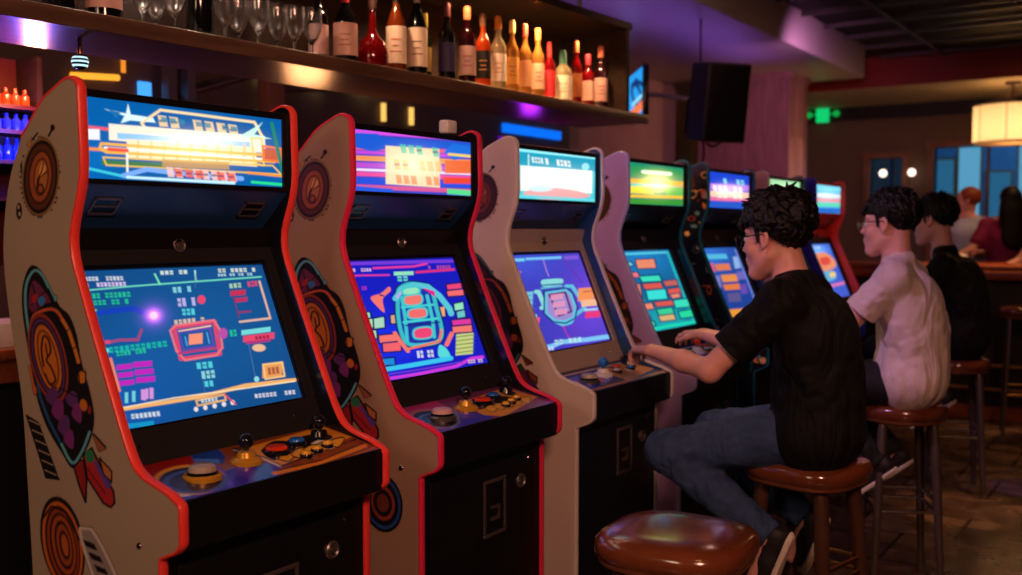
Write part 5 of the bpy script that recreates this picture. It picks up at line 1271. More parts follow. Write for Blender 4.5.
GL = {'dark': glass_mat('bottle_black', (20, 24, 20), .05), 'clear': glass_mat('bottle_clear', (236, 226, 206), .03)}
def liquid(name, c): return pmat('liquid_'+name, c, .08, var=.05, trans=.55, coat=.6)
LQ = {'red': liquid('red', (150, 12, 20)), 'amber': liquid('amber', (150, 62, 18)), 'orange': liquid('orange', (226, 84, 24)), 'dark': pmat('dark_bottle', (14, 13, 14), .08, coat=.6), 'green': liquid('green', (26, 60, 34)), 'blue': liquid('blue', (24, 40, 190)), 'honey': liquid('honey', (206, 140, 66)), 'pale': liquid('pale', (200, 180, 140)), 'plum': liquid('plum', (50, 8, 16))}
def lab(c): return pmat('label_%d_%d_%d' % c, c, .6, var=.06, scale=30)
def bottle(x, y, h, r, glass, labelc, capc, shape, text, cat='bottle', stripe=None):
    z0 = 2.1035
    root = empty('bottle', (x, y, z0), -.9); tag(root, text, cat, 'bottles on the long shelf')
    b = MB()
    if shape == 'tall': pr = [(0, .004), (r*.9, 0), (r, .006), (r, h*.58), (r*.93, h*.63), (r*.55, h*.70), (r*.36, h*.75), (r*.34, h*.94), (r*.40, h*.945), (r*.40, h*.96), (0, h*.96)]; lz = (.14, .50)
    elif shape == 'square': pr = [(0, .004), (r*.92, 0), (r, .006), (r, h*.60), (r*.85, h*.66), (r*.42, h*.70), (r*.36, h*.74), (r*.36, h*.90), (0, h*.90)]; lz = (.12, .52)
    elif shape == 'flask': pr = [(0, .004), (r*.8, 0), (r, h*.10), (r, h*.22), (r*.8, h*.36), (r*.40, h*.44), (r*.24, h*.52), (r*.20, h*.90), (r*.26, h*.93), (0, h*.93)]; lz = None
    elif shape == 'short': pr = [(0, .004), (r*.95, 0), (r, .006), (r, h*.56), (r*.9, h*.64), (r*.4, h*.74), (r*.36, h*.88), (0, h*.88)]; lz = (.08, .52)
    elif shape == 'wide': pr = [(0, .004), (r*.9, 0), (r, .006), (r, h*.52), (r*.86, h*.62), (r*.45, h*.76), (r*.32, h*.84), (r*.30, h*.95), (0, h*.95)]; lz = (.12, .55)
    b.lathe(pr, 24); b.build('glass_body', LQ[glass], root)
    if lz and labelc:
        n = 20; V = []
        for z in (h*lz[0], h*lz[1]):
            for i in range(n+1): a = -1.5+3.0*i/n; V.append(((r+.0012)*math.cos(a), (r+.0012)*math.sin(a), z))
        q = MB(); q.add(V, [(i, i+1, n+2+i, n+1+i) for i in range(n)], 0, True)
        la = q.build('label', lab(labelc), root)
        q = MB(); zc = h*(lz[0]+lz[1])/2
        for j, (zz, w_) in enumerate(((.62, .5), (.45, .35), (.3, .55))):
            z_ = h*(lz[0]+(lz[1]-lz[0])*zz); V = []
            for z in (z_, z_+h*.012):
                for i in range(9): a = -w_+2*w_*i/8; V.append(((r+.002)*math.cos(a), (r+.002)*math.sin(a), z))
            q.add(V, [(i, i+1, 10+i, 9+i) for i in range(8)], 0, True)
        if stripe: q.build('label_print', lab(stripe), la)
    c = MB(); ct = pr[-1][1]; cr = pr[-2][0]*1.12; c.lathe([(0, ct-.045), (cr, ct-.045), (cr, ct+.004), (cr*.8, h), (0, h)], 16); c.build('cap', lab(capc), root)
    return root
Wt, Pk, Cr = (236, 222, 200), (214, 170, 160), (240, 216, 184)
BT = [
 (-2.742, 1.68, .20, .049, 'dark', None, (20, 18, 18), 'short', 'squat black bottle at the left end of the shelf'),
 (-2.735, 1.82, .30, .055, 'dark', Pk, (30, 20, 20), 'wide', 'black bottle with pink label left of the first wine glasses'),
 (-2.719, 2.159, .32, .044, 'dark', None, (240, 150, 40), 'wide', 'bottle with orange foil neck standing between the wine glasses'),
 (-2.788, 2.763, .31, .037, 'dark', Pk, (20, 16, 16), 'tall', 'dark bottle half behind the rightmost wine glass'),
 (-2.687, 2.804, .281, .045, 'dark', (220, 170, 150), (170, 30, 26), 'wide', 'black bottle with round pale label and red neck'),
 (-2.680, 2.946, .301, .062, 'red', None, (60, 30, 20), 'flask', 'round bellied red decanter with a long neck'),
 (-2.674, 3.08, .341, .040, 'amber', Cr, (40, 26, 20), 'wide', 'stout bottle with cream label right beside the red decanter'),
 (-2.668, 3.203, .365, .041, 'dark', Cr, (150, 140, 130), 'wide', 'black bottle with large white label and clear shoulders, beside a greenish bottle'),
 (-2.70, 3.294, .284, .025, 'green', (190, 160, 80), (200, 190, 60), 'tall', 'thin greenish bottle with yellow neck set between two darker ones'),
 (-2.659, 3.389, .338, .036, 'dark', (60, 50, 90), (90, 20, 30), 'tall', 'near black bottle with a dark violet label and a red capsule'),
 (-2.652, 3.522, .348, .037, 'plum', (200, 160, 150), (190, 110, 70), 'tall', 'dark plum bottle with dusty pink label and copper cap'),
 (-2.647, 3.632, .337, .035, 'orange', (30, 22, 20), (120, 80, 50), 'tall', 'orange liquor bottle with a black label'),
 (-2.641, 3.74, .342, .036, 'pale', Wt, (230, 130, 40), 'tall', 'clear bottle with bright white label and orange cap'),
 (-2.636, 3.844, .342, .030, 'honey', (244, 178, 90), (240, 190, 120), 'tall', 'slim clear bottle with a golden orange label'),
 (-2.631, 3.944, .34, .030, 'honey', (236, 170, 120), (200, 70, 50), 'tall', 'slim bottle with peach label and red cap'),
 (-2.626, 4.048, .338, .031, 'honey', (238, 190, 160), (244, 130, 60), 'tall', 'bottle with pale pink label and tall orange cap'),
 (-2.622, 4.144, .286, .029, 'red', (214, 40, 50), (210, 40, 40), 'short', 'all red bottle with red label and red cap'),
 (-2.616, 4.259, .264, .044, 'pale', Wt, (80, 130, 110), 'short', 'short wide bottle with white label and green cap'),
 (-2.610, 4.379, .326, .028, 'red', (190, 110, 60), (230, 120, 70), 'tall', 'tall thin red bottle with orange stopper'),
 (-2.605, 4.485, .276, .033, 'red', (240, 190, 170), (150, 30, 50), 'tall', 'shorter red bottle with cream label and maroon cap'),
 (-2.599, 4.609, .334, .036, 'plum', (196, 150, 140), (200, 110, 80), 'tall', 'last bottle at the right end of the shelf, dark red with a dusty label'),
]
ST = {4: (150, 90, 70), 6: (210, 90, 60), 7: (130, 60, 50), 10: (150, 90, 80), 11: (210, 150, 90), 12: (214, 140, 60), 13: (190, 110, 40), 15: (180, 80, 70), 17: (190, 130, 100), 20: (120, 60, 60)}
for i, t in enumerate(BT): bottle(*t, stripe=ST.get(i))
# wine glasses
gl = MB(); gl.lathe([(0, 0), (.031, 0), (.032, .002), (.012, .005), (.0055, .012), (.0055, .045), (.009, .055), (.022, .072), (.033, .098), (.038, .130), (.037, .175), (.0356, .175), (.0364, .130), (.0313, .099), (.020, .075), (.004, .062), (0, .060)], 24)
GLASS = [(-2.719, 1.942, .95, 'leftmost stemmed wine glass on the shelf, right of the black bottle with the pink label'), (-2.80, 2.048, .98, 'second wine glass from the left, touching the leftmost one'), (-2.714, 2.056, 1.05, 'wine glass just left of the bottle with the orange neck'),
 (-2.70, 2.244, 1.04, 'wine glass just right of the bottle with the orange neck'), (-2.79, 2.375, 1.1, 'tall wine glass, second to the right of the orange necked bottle'), (-2.697, 2.387, 1.03, 'wine glass, fourth from the right in the group'), (-2.78, 2.548, 1.1, 'wine glass, third from the right in the group, with a bluish glint'), (-2.690, 2.546, 1.0, 'wine glass second from the right end of the group'), (-2.687, 2.628, 1.03, 'rightmost wine glass, in front of a dark bottle')]
first = None
for i, (x, y, s_, t) in enumerate(GLASS):
    if first is None: o = first = gl.build('wine_glass', 'clear_glass')
    else: o = first.copy(); COL.objects.link(o)
    o.location = (x, y, 2.1035); o.scale = (s_, s_, s_); tag(o, t, 'wine glass', 'wine glasses on the shelf')

# ------------------------------------------------------------------ things on the wall and behind the cabinets
def glow_thing(name, mb, col, st, label, cat, base=None):
    o = mb.build(name, emat(name+'_light', col, st)); tag(o, label, cat); return o
r_ = empty('pendant_lamp', (-2.8, 1.778, 2.06)); tag(r_, 'small striped ball lamp hanging on a rod under the shelf', 'lamp')
b = MB(); b.tube([(0, 0, 0), (0, 0, -.05)], .007, 8); b.build('rod', 'brass', r_)
b = MB(); b.lathe([(.024*math.sin(a), -.072-.024*math.cos(a)) for a in np.linspace(0, PI, 11)], 18); bl = b.build('ball', 'black_gloss', r_)
b = MB()
for z in (-.060, -.072, -.084): b.lathe([(.0245*math.sqrt(max(0, 1-((z+dz+.072)/.0245)**2)) + .0006, z+dz) for dz in (-.0028, .0028)], 18)
b.build('light_band', emat('band_light', (190, 232, 246), 1.3), bl)
XW = -4.58
b = MB(); b.tube([(XW, 2.86, 2.24), (XW, 3.12, 2.26)], .016, 8); glow_thing('neon_tube', b, (255, 168, 50), 1.3, 'orange horizontal light tube behind the nearest cabinet top', 'light')
b = MB(); b.tube([(XW, 3.15, 2.29), (XW, 3.15, 2.38)], .012, 8); glow_thing('neon_tube', b, (240, 140, 40), 1.1, 'short upright orange light tube beside the horizontal one', 'light')
b = MB(); b.box((XW-.02, 3.24, 2.17), (XW, 3.32, 2.26), bev=.008); glow_thing('wall_lamp', b, (70, 160, 255), 1.3, 'small blue wall lamp above the nearest marquee', 'lamp')
for (y, z, rr, t) in ((4.09, 2.39, .040, 'large warm bulb with a shade behind the gap between the first two cabinets'), (4.53, 2.37, .022, 'small yellow bulb to the right of the large warm bulb'), (4.11, 2.30, .020, 'small bulb directly below the large warm bulb'), (4.10, 2.21, .026, 'lowest warm bulb of the three hanging together'), (4.92, 2.38, .016, 'left small bulb of a pair under the shelf middle'), (5.00, 2.38, .016, 'right small bulb of a pair under the shelf middle')):
    b = MB(); b.lathe([(rr*math.sin(a), -rr*math.cos(a)) for a in np.linspace(0, PI, 9)], 14); r_ = empty('bulb_lamp', (XW+.04, y, z)); tag(r_, t, 'lamp'); b.build('bulb', emat('warm_bulb', (255, 226, 150), 3.0), r_)
    b = MB(); b.tube([(0, 0, rr*.9), (0, 0, rr+.05), (-.04, 0, rr+.07)], .006, 6); b.build('holder', 'dark_steel', r_)
for y, t in ((5.14, 'left of two upright amber light tubes above the second cabinet'), (5.43, 'right of two upright amber light tubes above the second cabinet')):
    b = MB(); b.tube([(XW, y, 2.22), (XW, y, 2.34)], .018, 8); glow_thing('light_tube', b, (250, 196, 96), 1.2, t, 'light')
for x, t in ((-3.17, 'left small white globe lamp beside the narrow far window'), (-2.84, 'right small white globe lamp between the two far windows')):
    r_ = empty('globe_lamp', (x, 12.60, 2.17)); tag(r_, t, 'lamp')
    b = MB(); b.lathe([(.045*math.sin(a), -.045*math.cos(a)) for a in np.linspace(0, PI, 9)], 14, Mx=T(0, -.06, 0)); b.build('globe', emat('globe_light', (255, 232, 210), 2.5), r_)
    b = MB(); b.tube([(0, .1, .02), (0, .0, .02), (0, -.05, 0)], .012, 6); b.build('arm', 'brass', r_)
b = MB(); b.box((-4.56, 4.02, 0), (-4.46, 4.14, 3.0), bev=.005); o = b.build('wooden_post', 'window_wood'); tag(o, 'brown wooden post on the back wall beside the warm bulbs', 'post')
b = MB(); b.tube([(-4.52, 3.24, 2.13), (-4.52, 3.96, 2.37)], .014, 8); o = b.build('slanted_pipe', 'chrome'); tag(o, 'slanted grey pipe on the back wall left of the warm bulbs', 'pipe')
b = MB(); b.tube([(-4.52, 4.16, 2.31), (-4.52, 5.0, 2.41)], .012, 8); o = b.build('slanted_pipe', 'chrome'); tag(o, 'thin grey pipe on the back wall right of the warm bulbs', 'pipe')
b = MB(); b.box((XW-.01, 6.55, 2.26), (XW+.02, 7.4, 2.33)); glow_thing('blue_light_strip', b, (10, 110, 250), 1.1, 'bright blue horizontal light strip under the shelf', 'light strip')
b = MB(); b.box((XW-.01, 6.5, 2.0), (XW+.01, 6.72, 2.22)); glow_thing('violet_light_panel', b, (120, 20, 210), .8, 'small violet wall panel below the blue strip', 'light panel')
for (y, t) in ((3.32, 'dark upright post left of the blue lamp reflections'), (3.44, 'second dark upright post beside the first')):
    b = MB(); b.box((-4.5, y, 1.0), (-4.44, y+.05, 3.0)); o = b.build('post', 'dark_steel'); tag(o, t, 'post')
# small white device on top of the second cabinet
r_ = empty('small_white_box', (-2.10, 2.68, 1.806)); tag(r_, 'small white box standing on top of the second cabinet', 'box')
b = MB(); b.box((-.02, -.028, 0), (.02, .028, .045), bev=.008); b.build('case', 'white_plastic', r_)
# back bar on the left
root = empty('back_counter', (-3.95, 1.9, 0)); tag(root, 'wooden back counter behind the nearest cabinet at the left edge', 'counter')
b = MB(); b.box((-.55, -2.4, .955), (.0, 1.2, 1.0), bev=.006); b.build('counter_top', 'bar_wood', root)
b = MB(); b.box((-.5, -2.4, .86), (-.03, 1.2, .955)); b.build('apron', 'bar_wood', root)
b = MB(); b.box((-.5, -2.4, 0), (-.06, 1.2, .86)); b.build('cabinet_body', 'black_matte', root)
root = empty('back_bar_rack', (-3.55, 1.55, 0)); tag(root, 'dark red lit rack of small bottles at the left edge', 'rack')
b = MB(); b.box((-.16, -.5, 1.35), (-.14, .55, 2.12)); b.build('back_board', 'dark_red', root)
RZ = (1.935, 1.845, 1.735)
for z in RZ+(1.60,):
    b = MB(); b.box((-.14, -.5, z-.014), (.0, .55, z)); b.build('shelf_board', 'dark_red', root)
for s_ in (-.5, .53):
    b = MB(); b.box((-.14, s_, 0), (.0, s_+.02, 2.12)); b.build('side_board', 'dark_wood', root)
cols = [((255, 110, 60), 'orange lit bottles on the top of the rack'), ((60, 80, 240), 'blue lit bottles on the middle of the rack'), ((40, 70, 220), 'blue bottles on the lower board of the rack')]
words = ['leftmost', 'second', 'third', 'fourth', 'fifth', 'rightmost']
for ri, z in enumerate(RZ):
    for i in range(6):
        b = MB(); hh = (.062, .062, .08)[ri]; b.lathe([(0, 0), (.016, 0), (.017, .004), (.017, hh*.6), (.007, hh*.78), (.007, hh), (0, hh)], 12)
        o = b.build('small_bottle', liquid('mini%d' % ri, cols[ri][0])); o.location = (-3.592, 1.875+i*.036, z+.0005)
        tag(o, '%s small bottle on the %s board of the red rack' % (words[i], ('top', 'middle', 'lowest')[ri]), 'small bottle', cols[ri][1])
for z, c in ((1.99, (255, 120, 80)), ):
    pass
r_ = empty('tray', (-3.92, 1.86, 1.0)); tag(r_, 'white tray standing on the back counter at the left edge', 'tray')
r_.location = (-4.15, 2.28, 1.0)
b = MB(); b.box((-.12, -.2, .0), (.12, .2, .012), bev=.004); b.build('base', 'white_plastic', r_)
b = MB(); 
for (a0, b0, a1, b1) in ((-.12, -.2, .12, -.185), (-.12, .185, .12, .2), (-.12, -.185, -.105, .185), (.105, -.185, .12, .185)): b.box((a0, b0, .010), (a1, b1, .10), bev=.003)
b.build('rim', 'white_plastic', r_)
# television on the left wall
root = empty('television', (-3.88, 7.52, 2.60), math.radians(-52)); tag(root, 'small television with blue and orange picture just past the shelf end', 'television')
b = MB(); b.box((-.34, -.03, -.21), (.34, .02, .21), bev=.01); b.build('casing', 'black_gloss', root)
A = Art.quad(60, 40, [(0, 0), (100, 0), (100, 60), (0, 60)], 3); A.fill((40, 150, 230)); A.ell(60, 30, 34, 12, (20, 40, 90), 20, ring=6); A.line([(50, 10), (98, 22)], 6, (16, 40, 100)); A.bar(0, 48, 100, 12, (250, 120, 60), 6); A.line([(30, 40), (96, 36)], 5, (150, 220, 250))
A.mesh('screen', [(-.32, -.0315, .19), (.32, -.0315, .19), (.32, -.0315, -.19), (-.32, -.0315, -.19)], mat=display_mat('tv_light', 1.2), parent=root)
b = MB(); b.tube([(0, .02, 0), (-.3, .2, .05), (-.62, .62, .05)], .02, 8); b.build('bracket', 'dark_steel', root)
# loudspeaker
root = empty('loudspeaker', (-2.84, 6.66, 2.38), math.radians(-36)); tag(root, 'black loudspeaker hung under the soffit before the planked pillar', 'loudspeaker')
tl = R(math.radians(9), 'Y')
b = MB(); V = [(.17, -.17, -.27), (.17, .17, -.27), (-.17, .11, -.27), (-.17, -.11, -.27), (.17, -.17, .27), (.17, .17, .27), (-.17, .11, .27), (-.17, -.11, .27)]
bm = bmesh.new(); vs = [bm.verts.new(v) for v in V]
for f in [(0, 3, 2, 1), (4, 5, 6, 7), (0, 1, 5, 4), (1, 2, 6, 5), (2, 3, 7, 6), (3, 0, 4, 7)]: bm.faces.new([vs[i] for i in f])
bmesh.ops.recalc_face_normals(bm, faces=bm.faces); bmesh.ops.bevel(bm, geom=bm.edges[:], offset=.012, segments=3, affect='EDGES', profile=.5)
b.add([v.co.copy() for v in bm.verts], [[v.index for v in f.verts] for f in bm.faces], 0, True, tl); bm.free(); cb = b.build('cabinet', 'amp_black', root)
b = MB(); b.box((.170, -.155, -.255), (.178, .155, .255), Mx=tl, bev=.003); b.build('grille', 'amp_grille', root)
b = MB(); b.box((-.24, -.09, -.24), (-.16, .06, .02), Mx=tl, bev=.01); b.tube([(-.19, .0, 0), (-.2, 0, .3), (-.2, 0, .62)], .007, 8); b.tube([(-.1, 0, -.28), (-.02, .0, -.31), (.08, 0, -.29)], .008, 6); b.build('bracket', 'black_matte', root)
b = MB(); b.tube([(-.15, 0, -.26), (-.17, .02, -.36), (-.24, .04, -.42), (-.3, .06, -.56)], .008, 6); b.build('cable', 'black_matte', root)
# exit sign with two lamp heads
root = empty('emergency_sign', (-3.93, 12.6, 2.93)); tag(root, 'small green emergency sign with two side lamps on the far wall', 'sign')
gm = emat('green_sign', (20, 222, 120), .85)
b = MB(); b.box((-.075, -.03, -.10), (.075, .03, .08), bev=.01); b.build('sign_box', gm, root)
for s_ in (-.17, .17):
    b = MB(); b.lathe([(.04*math.sin(a), -.04*math.cos(a)) for a in np.linspace(0, PI, 8)], 12, Mx=T(s_, 0, .0)); b.tube([(s_*.5, 0, 0), (s_, 0, 0)], .01, 6); b.build('lamp_head', emat('green_head', (20, 190, 80), .7), root)
# pendant lamp with drum shade
LX, LY, LZ = -1.62, 11.45, 2.50
root = empty('drum_pendant_lamp', (LX, LY, 3.0)); tag(root, 'hanging drum lamp with glowing cream shade at the right', 'lamp')
m, nt, out = new_mat('shade_fabric'); tr = nt.nodes.new('ShaderNodeBsdfTranslucent'); tr.inputs[0].default_value = L4((228, 212, 188)); df = nt.nodes.new('ShaderNodeBsdfDiffuse'); df.inputs[0].default_value = L4((226, 210, 184)); mx = nt.nodes.new('ShaderNodeMixShader'); mx.inputs[0].default_value = .3
nt.links.new(tr.outputs[0], mx.inputs[1]); nt.links.new(df.outputs[0], mx.inputs[2]); nt.links.new(mx.outputs[0], out.inputs[0])
b = MB(); rr = .37
b.lathe([(rr, -.62), (rr, -.24)], 40); sd = b.build('lamp_shade', m, root)
b = MB()
for z in (-.62, -.24): b.tube([(rr*math.cos(a)*1.005, rr*math.sin(a)*1.005, z) for a in np.linspace(0, 2*PI, 40, endpoint=False)], .007, 6, closed=True)
for a in np.linspace(0, 2*PI, 8, endpoint=False): b.tube([(rr*math.cos(a), rr*math.sin(a), -.62), (rr*math.cos(a), rr*math.sin(a), -.24)], .004, 6)
for a in (0, 2.1, 4.2): b.tube([(0, 0, -.1), (rr*math.cos(a), rr*math.sin(a), -.24)], .005, 6)
b.build('shade_frame', 'bronze_leg', root)
b = MB(); b.lathe([(0, 0), (.08, 0), (.075, -.02), (.02, -.035), (0, -.035)], 20); b.tube([(0, 0, -.03), (0, 0, -.38)], .011, 8); b.build('stem', 'bronze_leg', root)
for a in (0, 2.1, 4.2):
    b = MB(); b.lathe([(.038*math.sin(t), -.048*math.cos(t)) for t in np.linspace(0, PI, 8)], 12, Mx=T(.11*math.cos(a), .11*math.sin(a), -.42)); b.build('bulb', emat('lamp_bulb', (255, 220, 160), 22), root)
b = MB(); b.lathe([(.0, -.622), (rr-.01, -.622), (rr-.01, -.618), (0, -.618)], 30); b.build('diffuser', m, root)

# ------------------------------------------------------------------ stools
def stool(x, y, zs, r, sq, label, rot=0.0, legm='bronze_leg', ring=.32, group='bar stools along the arcade row', ringm='brass', legr=.017, splay=1.32):
    root = empty('bar_stool', (x, y, 0), rot); tag(root, label, 'bar stool', group)
    b = MB(); b.lathe([(0, zs-.062), (r*.93, zs-.062), (r*.985, zs-.05), (r, zs-.034), (r*.985, zs-.018), (r*.93, zs-.006), (r*.80, zs+.001), (r*.5, zs+.004), (0, zs+.005)], 48, sq=sq); b.build('seat', 'leather', root)
    b = MB(); b.lathe([(0, zs-.078), (r*.90, zs-.078), (r*.94, zs-.072), (r*.95, zs-.062), (0, zs-.062)], 48, sq=sq); b.build('seat_rim', 'seat_rim', root)
    k = r*.66
    legs = []
    for i in range(4):
        a = PI/4+i*PI/2; c, s_ = math.cos(a)*1.2, math.sin(a)*1.2
        p0 = Vector((c*k, s_*k, zs-.07)); p1 = Vector((c*k*splay, s_*k*splay, .0)); legs.append((p0, p1))
        b = MB(); b.tube([p0, p0.lerp(p1, .06), p0.lerp(p1, .5), p0.lerp(p1, .97), p1], [legr*.8, legr*1.1, legr, legr*.72, legr*.9], 12); b.build('leg', legm, root)
    for zr, sides in ((ring, (0, 1, 2, 3)), (ring+.045, (0, 3))):
        for i in sides:
            pa = legs[i][0].lerp(legs[i][1], 1-zr/(zs-.07)); pb = legs[(i+1) % 4][0].lerp(legs[(i+1) % 4][1], 1-zr/(zs-.07))
            b = MB(); b.tube([pa, pb], .0085, 8); b.build('foot_rest', ringm, root)
    return root
S2 = 1.07
def far(p, s_=S2): p = np.array(p, float); c = np.array((0, 0, CH)); return c+(p-c)*s_
c2 = far((-.985, 3.075, .775))
stool(-1.050, 2.262, .735, .188, 3.2, 'empty brown leather stool in the foreground with rainbow screen reflections', .05, legr=.02)
stool(c2[0], c2[1], c2[2], .186, 3.2, 'bar stool under the person in black with glasses', -.2, legr=.023, ring=.34, splay=1.5)
stool(-1.03, 4.46, .75, .185, None, 'round bar stool under the person in the white shirt', .5, legr=.019, ring=.30, legm='leg_steel', ringm='chrome')
stool(-1.12, 6.12, .76, .180, None, 'round bar stool under the farthest player in black', .35, legr=.019, ring=.32, legm='leg_steel', ringm='chrome')
stool(-1.02, 8.02, .93, .17, None, 'bar stool before the counter at the right edge', .2, legr=.014, ring=.30, legm='dark_steel', group='stools at the bar counter')
stool(-.45, 8.0, .93, .17, None, 'bar stool farther right along the counter', .3, legr=.014, ring=.30, legm='dark_steel', group='stools at the bar counter')

# ------------------------------------------------------------------ people
K1 = dict(pelvis=(-.955, 3.05, .872), chest=(-.955, 3.05, 1.13), neck=(-1.035, 3.05, 1.325), head=None,
 Lsho=(-1.015, 2.885, 1.268), Lelb=(-1.215, 2.835, 1.055), Lwri=(-1.455, 2.93, 1.09), Ltip=(-1.59, 3.03, 1.062),
 Rsho=(-1.035, 3.225, 1.268), Relb=(-1.27, 3.30, 1.075), Rwri=(-1.47, 3.37, 1.105), Rtip=(-1.61, 3.46, 1.08),
 Lhip=(-.99, 2.95, .845), Lkne=(-1.385, 2.89, .775), Lank=(-1.045, 2.93, .545), Ltoe=(-1.10, 2.93, .40),
 Rhip=(-.99, 3.15, .845), Rkne=(-1.36, 3.22, .79), Rank=(-1.01, 3.17, .545), Rtoe=(-1.06, 3.17, .42))
K1 = {k: (far(v) if v is not None else None) for k, v in K1.items()}
K1['head'] = (far((-1.092, 3.05, 1.455)), math.radians(-9), math.radians(7))
HS = 1.09
seated_person('person', 'person in a black t-shirt, jeans and glasses with curly hair, hands on the controls', (c2[0], c2[1]), K1, 'shirt_black', 'jeans_blue', 'curly', 'black_gloss', h=.0042, seed=3)
def shifted(dx, dy, dz, **kw):
    K = dict(pelvis=(-.96, 0, .872), chest=(-.955, 0, 1.13), neck=(-1.045, 0, 1.325), Lsho=(-1.03, -.165, 1.262), Lelb=(-1.20, -.20, 1.08), Lwri=(-1.42, -.08, 1.10), Ltip=(-1.57, .03, 1.06),
     Rsho=(-1.04, .17, 1.262), Relb=(-1.27, .26, 1.10), Rwri=(-1.48, .26, 1.10), Rtip=(-1.62, .27, 1.05), Lhip=(-.99, -.10, .845), Lkne=(-1.38, -.17, .79), Lank=(-1.08, -.10, .50), Ltoe=(-1.20, -.10, .40),
     Rhip=(-.99, .10, .845), Rkne=(-1.38, .14, .79), Rank=(-1.06, .10, .50), Rtoe=(-1.18, .10, .40))
    K.update(kw); return {k: np.array(v, float)+np.array((dx, dy, dz)) for k, v in K.items()}
K2 = shifted(0, 4.42, 0)
K2['head'] = (np.array((-1.085, 4.42, 1.505)), math.radians(-6), math.radians(3)); K2['neck'] = np.array((-1.05, 4.42, 1.355)); K2['chest'][0] -= .035; K2['pelvis'][0] -= .03; K2['Lsho'][2] += .02; K2['Rsho'][2] += .02
seated_person('person', 'person in a white t-shirt with thin glasses sitting at the middle of the row', (-1.03, 4.46), K2, 'shirt_white', 'jeans_black', 'straight', 'chrome', h=.005, seed=5)
K3 = shifted(-.14, 6.1, .01)
K3['head'] = (np.array((-1.25, 6.1, 1.535)), math.radians(-10), math.radians(4)); K3['neck'] = np.array((-1.20, 6.1, 1.365))
HS = 1.12
seated_person('person', 'farthest seated player, in a black t-shirt with short black hair', (-1.08, 6.12), K3, 'shirt_black', 'jeans_black', 'straight', None, h=.006, seed=8)
HS = 1.0
def standing_person(label, x, y, top, shirt, hair, long_hair, Larm, Rarm, lean=0.0, sleeves=True, yaw=70):
    """people behind the counter, facing -y or sideways"""
    root = empty('person', (x, y, 0)); tag(root, label, 'person', 'people behind the bar counter')
    O = np.array((x, y, 0.0)); c = O+(lean, 0, top-.135); H = head_frame(c, math.radians(yaw), .1)
    S = SDF(O+(-.75, -.6, -.02), O+(.75, .6, top+.08), .010)
    hz = top-.32
    nb = O+(lean*.9, 0, hz+.04)
    build_head(S, H, nb, detail=False)
    S.cone(O+(0, 0, 1.0), O+(lean*.7, 0, hz-.16), .13, .13, .05); S.ell(O+(lean*.7, 0, hz-.18), (.18, .11, .2), .05)
    for i, (arm, s_) in enumerate(((Larm, -1), (Rarm, 1))):
        sh_ = O+(lean*.8+s_*.17, 0, hz-.02); e = sh_+np.array(arm[0]); w = e+np.array(arm[1])
        S.cone(nb, sh_, .05, .055, .04); S.cone(sh_, e, .05, .04, .03); S.cone(e, w, .038, .026, .02); hand(S, w, np.array(arm[1]), (0, -1, .3), .8)
        S.cone(O+(s_*.05, 0, .95), O+(s_*.11, 0, .52), .085, .06, .03); S.cone(O+(s_*.11, 0, .52), O+(s_*.11, .02, .08), .055, .04, .03); S.cone(O+(s_*.11, .02, .05), O+(s_*.12, -.14, .035), .045, .035, .02)
    S.build('body', 'skin', root, O, head_tint(H))
    S = SDF(O+(-.75, -.6, .7), O+(.75, .6, top), .010)
    S.cone(O+(0, 0, .95), O+(lean*.7, 0, hz-.14), .155, .15, .05); S.ell(O+(lean*.7, 0, hz-.18), (.205, .135, .21), .05)
    for arm, s_ in ((Larm, -1), (Rarm, 1)):
        sh_ = O+(lean*.8+s_*.17, 0, hz-.02); e = sh_+np.array(arm[0]); w = e+np.array(arm[1])
        S.cone(nb-(0, 0, .03), sh_, .06, .065, .04)
        if sleeves: S.cone(sh_, sh_*.35+e*.65, .068, .066, .03)
    S.ripple(.004, 40, 2); S.build('shirt', shirt, root, O)
    S = SDF(O+(-.4, -.4, .0), O+(.4, .4, 1.1), .012)
    for s_ in (-1, 1): S.cone(O+(s_*.05, 0, .95), O+(s_*.11, 0, .52), .11, .085, .03); S.cone(O+(s_*.11, 0, .52), O+(s_*.11, .02, .12), .08, .065, .03)
    S.build('trousers', 'jeans_black', root, O)
    c_, f, l, u = H; Rm = np.array([f, l, u]); S = SDF(c-(.3, .3, .55), c+(.3, .3, .2), .009)
    S.ell(c+u*.05-f*.03, (.10, .088, .095), .01, Rm)
    if long_hair: S.ell(c-u*.12-f*.07, (.07, .12, .22), .03, Rm); S.ell(c-u*.3-f*.09, (.05, .11, .16), .03, Rm)
    S.build('hair', hair, root, O)
standing_person('red haired person in a pale shirt standing behind the counter', -1.80, 10.15, 1.88, 'shirt_pale', 'hair_red', False, ((-.08, -.05, -.26), (.05, -.22, -.05)), ((.10, -.03, -.26), (-.10, -.22, .0)), yaw=12)
standing_person('long dark haired person in a magenta top leaning on the counter', -1.46, 10.0, 1.87, 'shirt_magenta', 'hair_black', True, ((-.10, -.12, -.22), (-.10, -.2, -.06)), ((.06, -.1, -.24), (.06, -.22, -.02)), lean=.04, yaw=-60)
standing_person('person in black at the right edge with a bare raised forearm', -.95, 9.62, 1.80, 'shirt_black', 'hair_black', False, ((-.14, -.06, -.24), (-.20, -.18, -.10)), ((.12, -.05, -.25), (.05, -.2, .05)), sleeves=False)
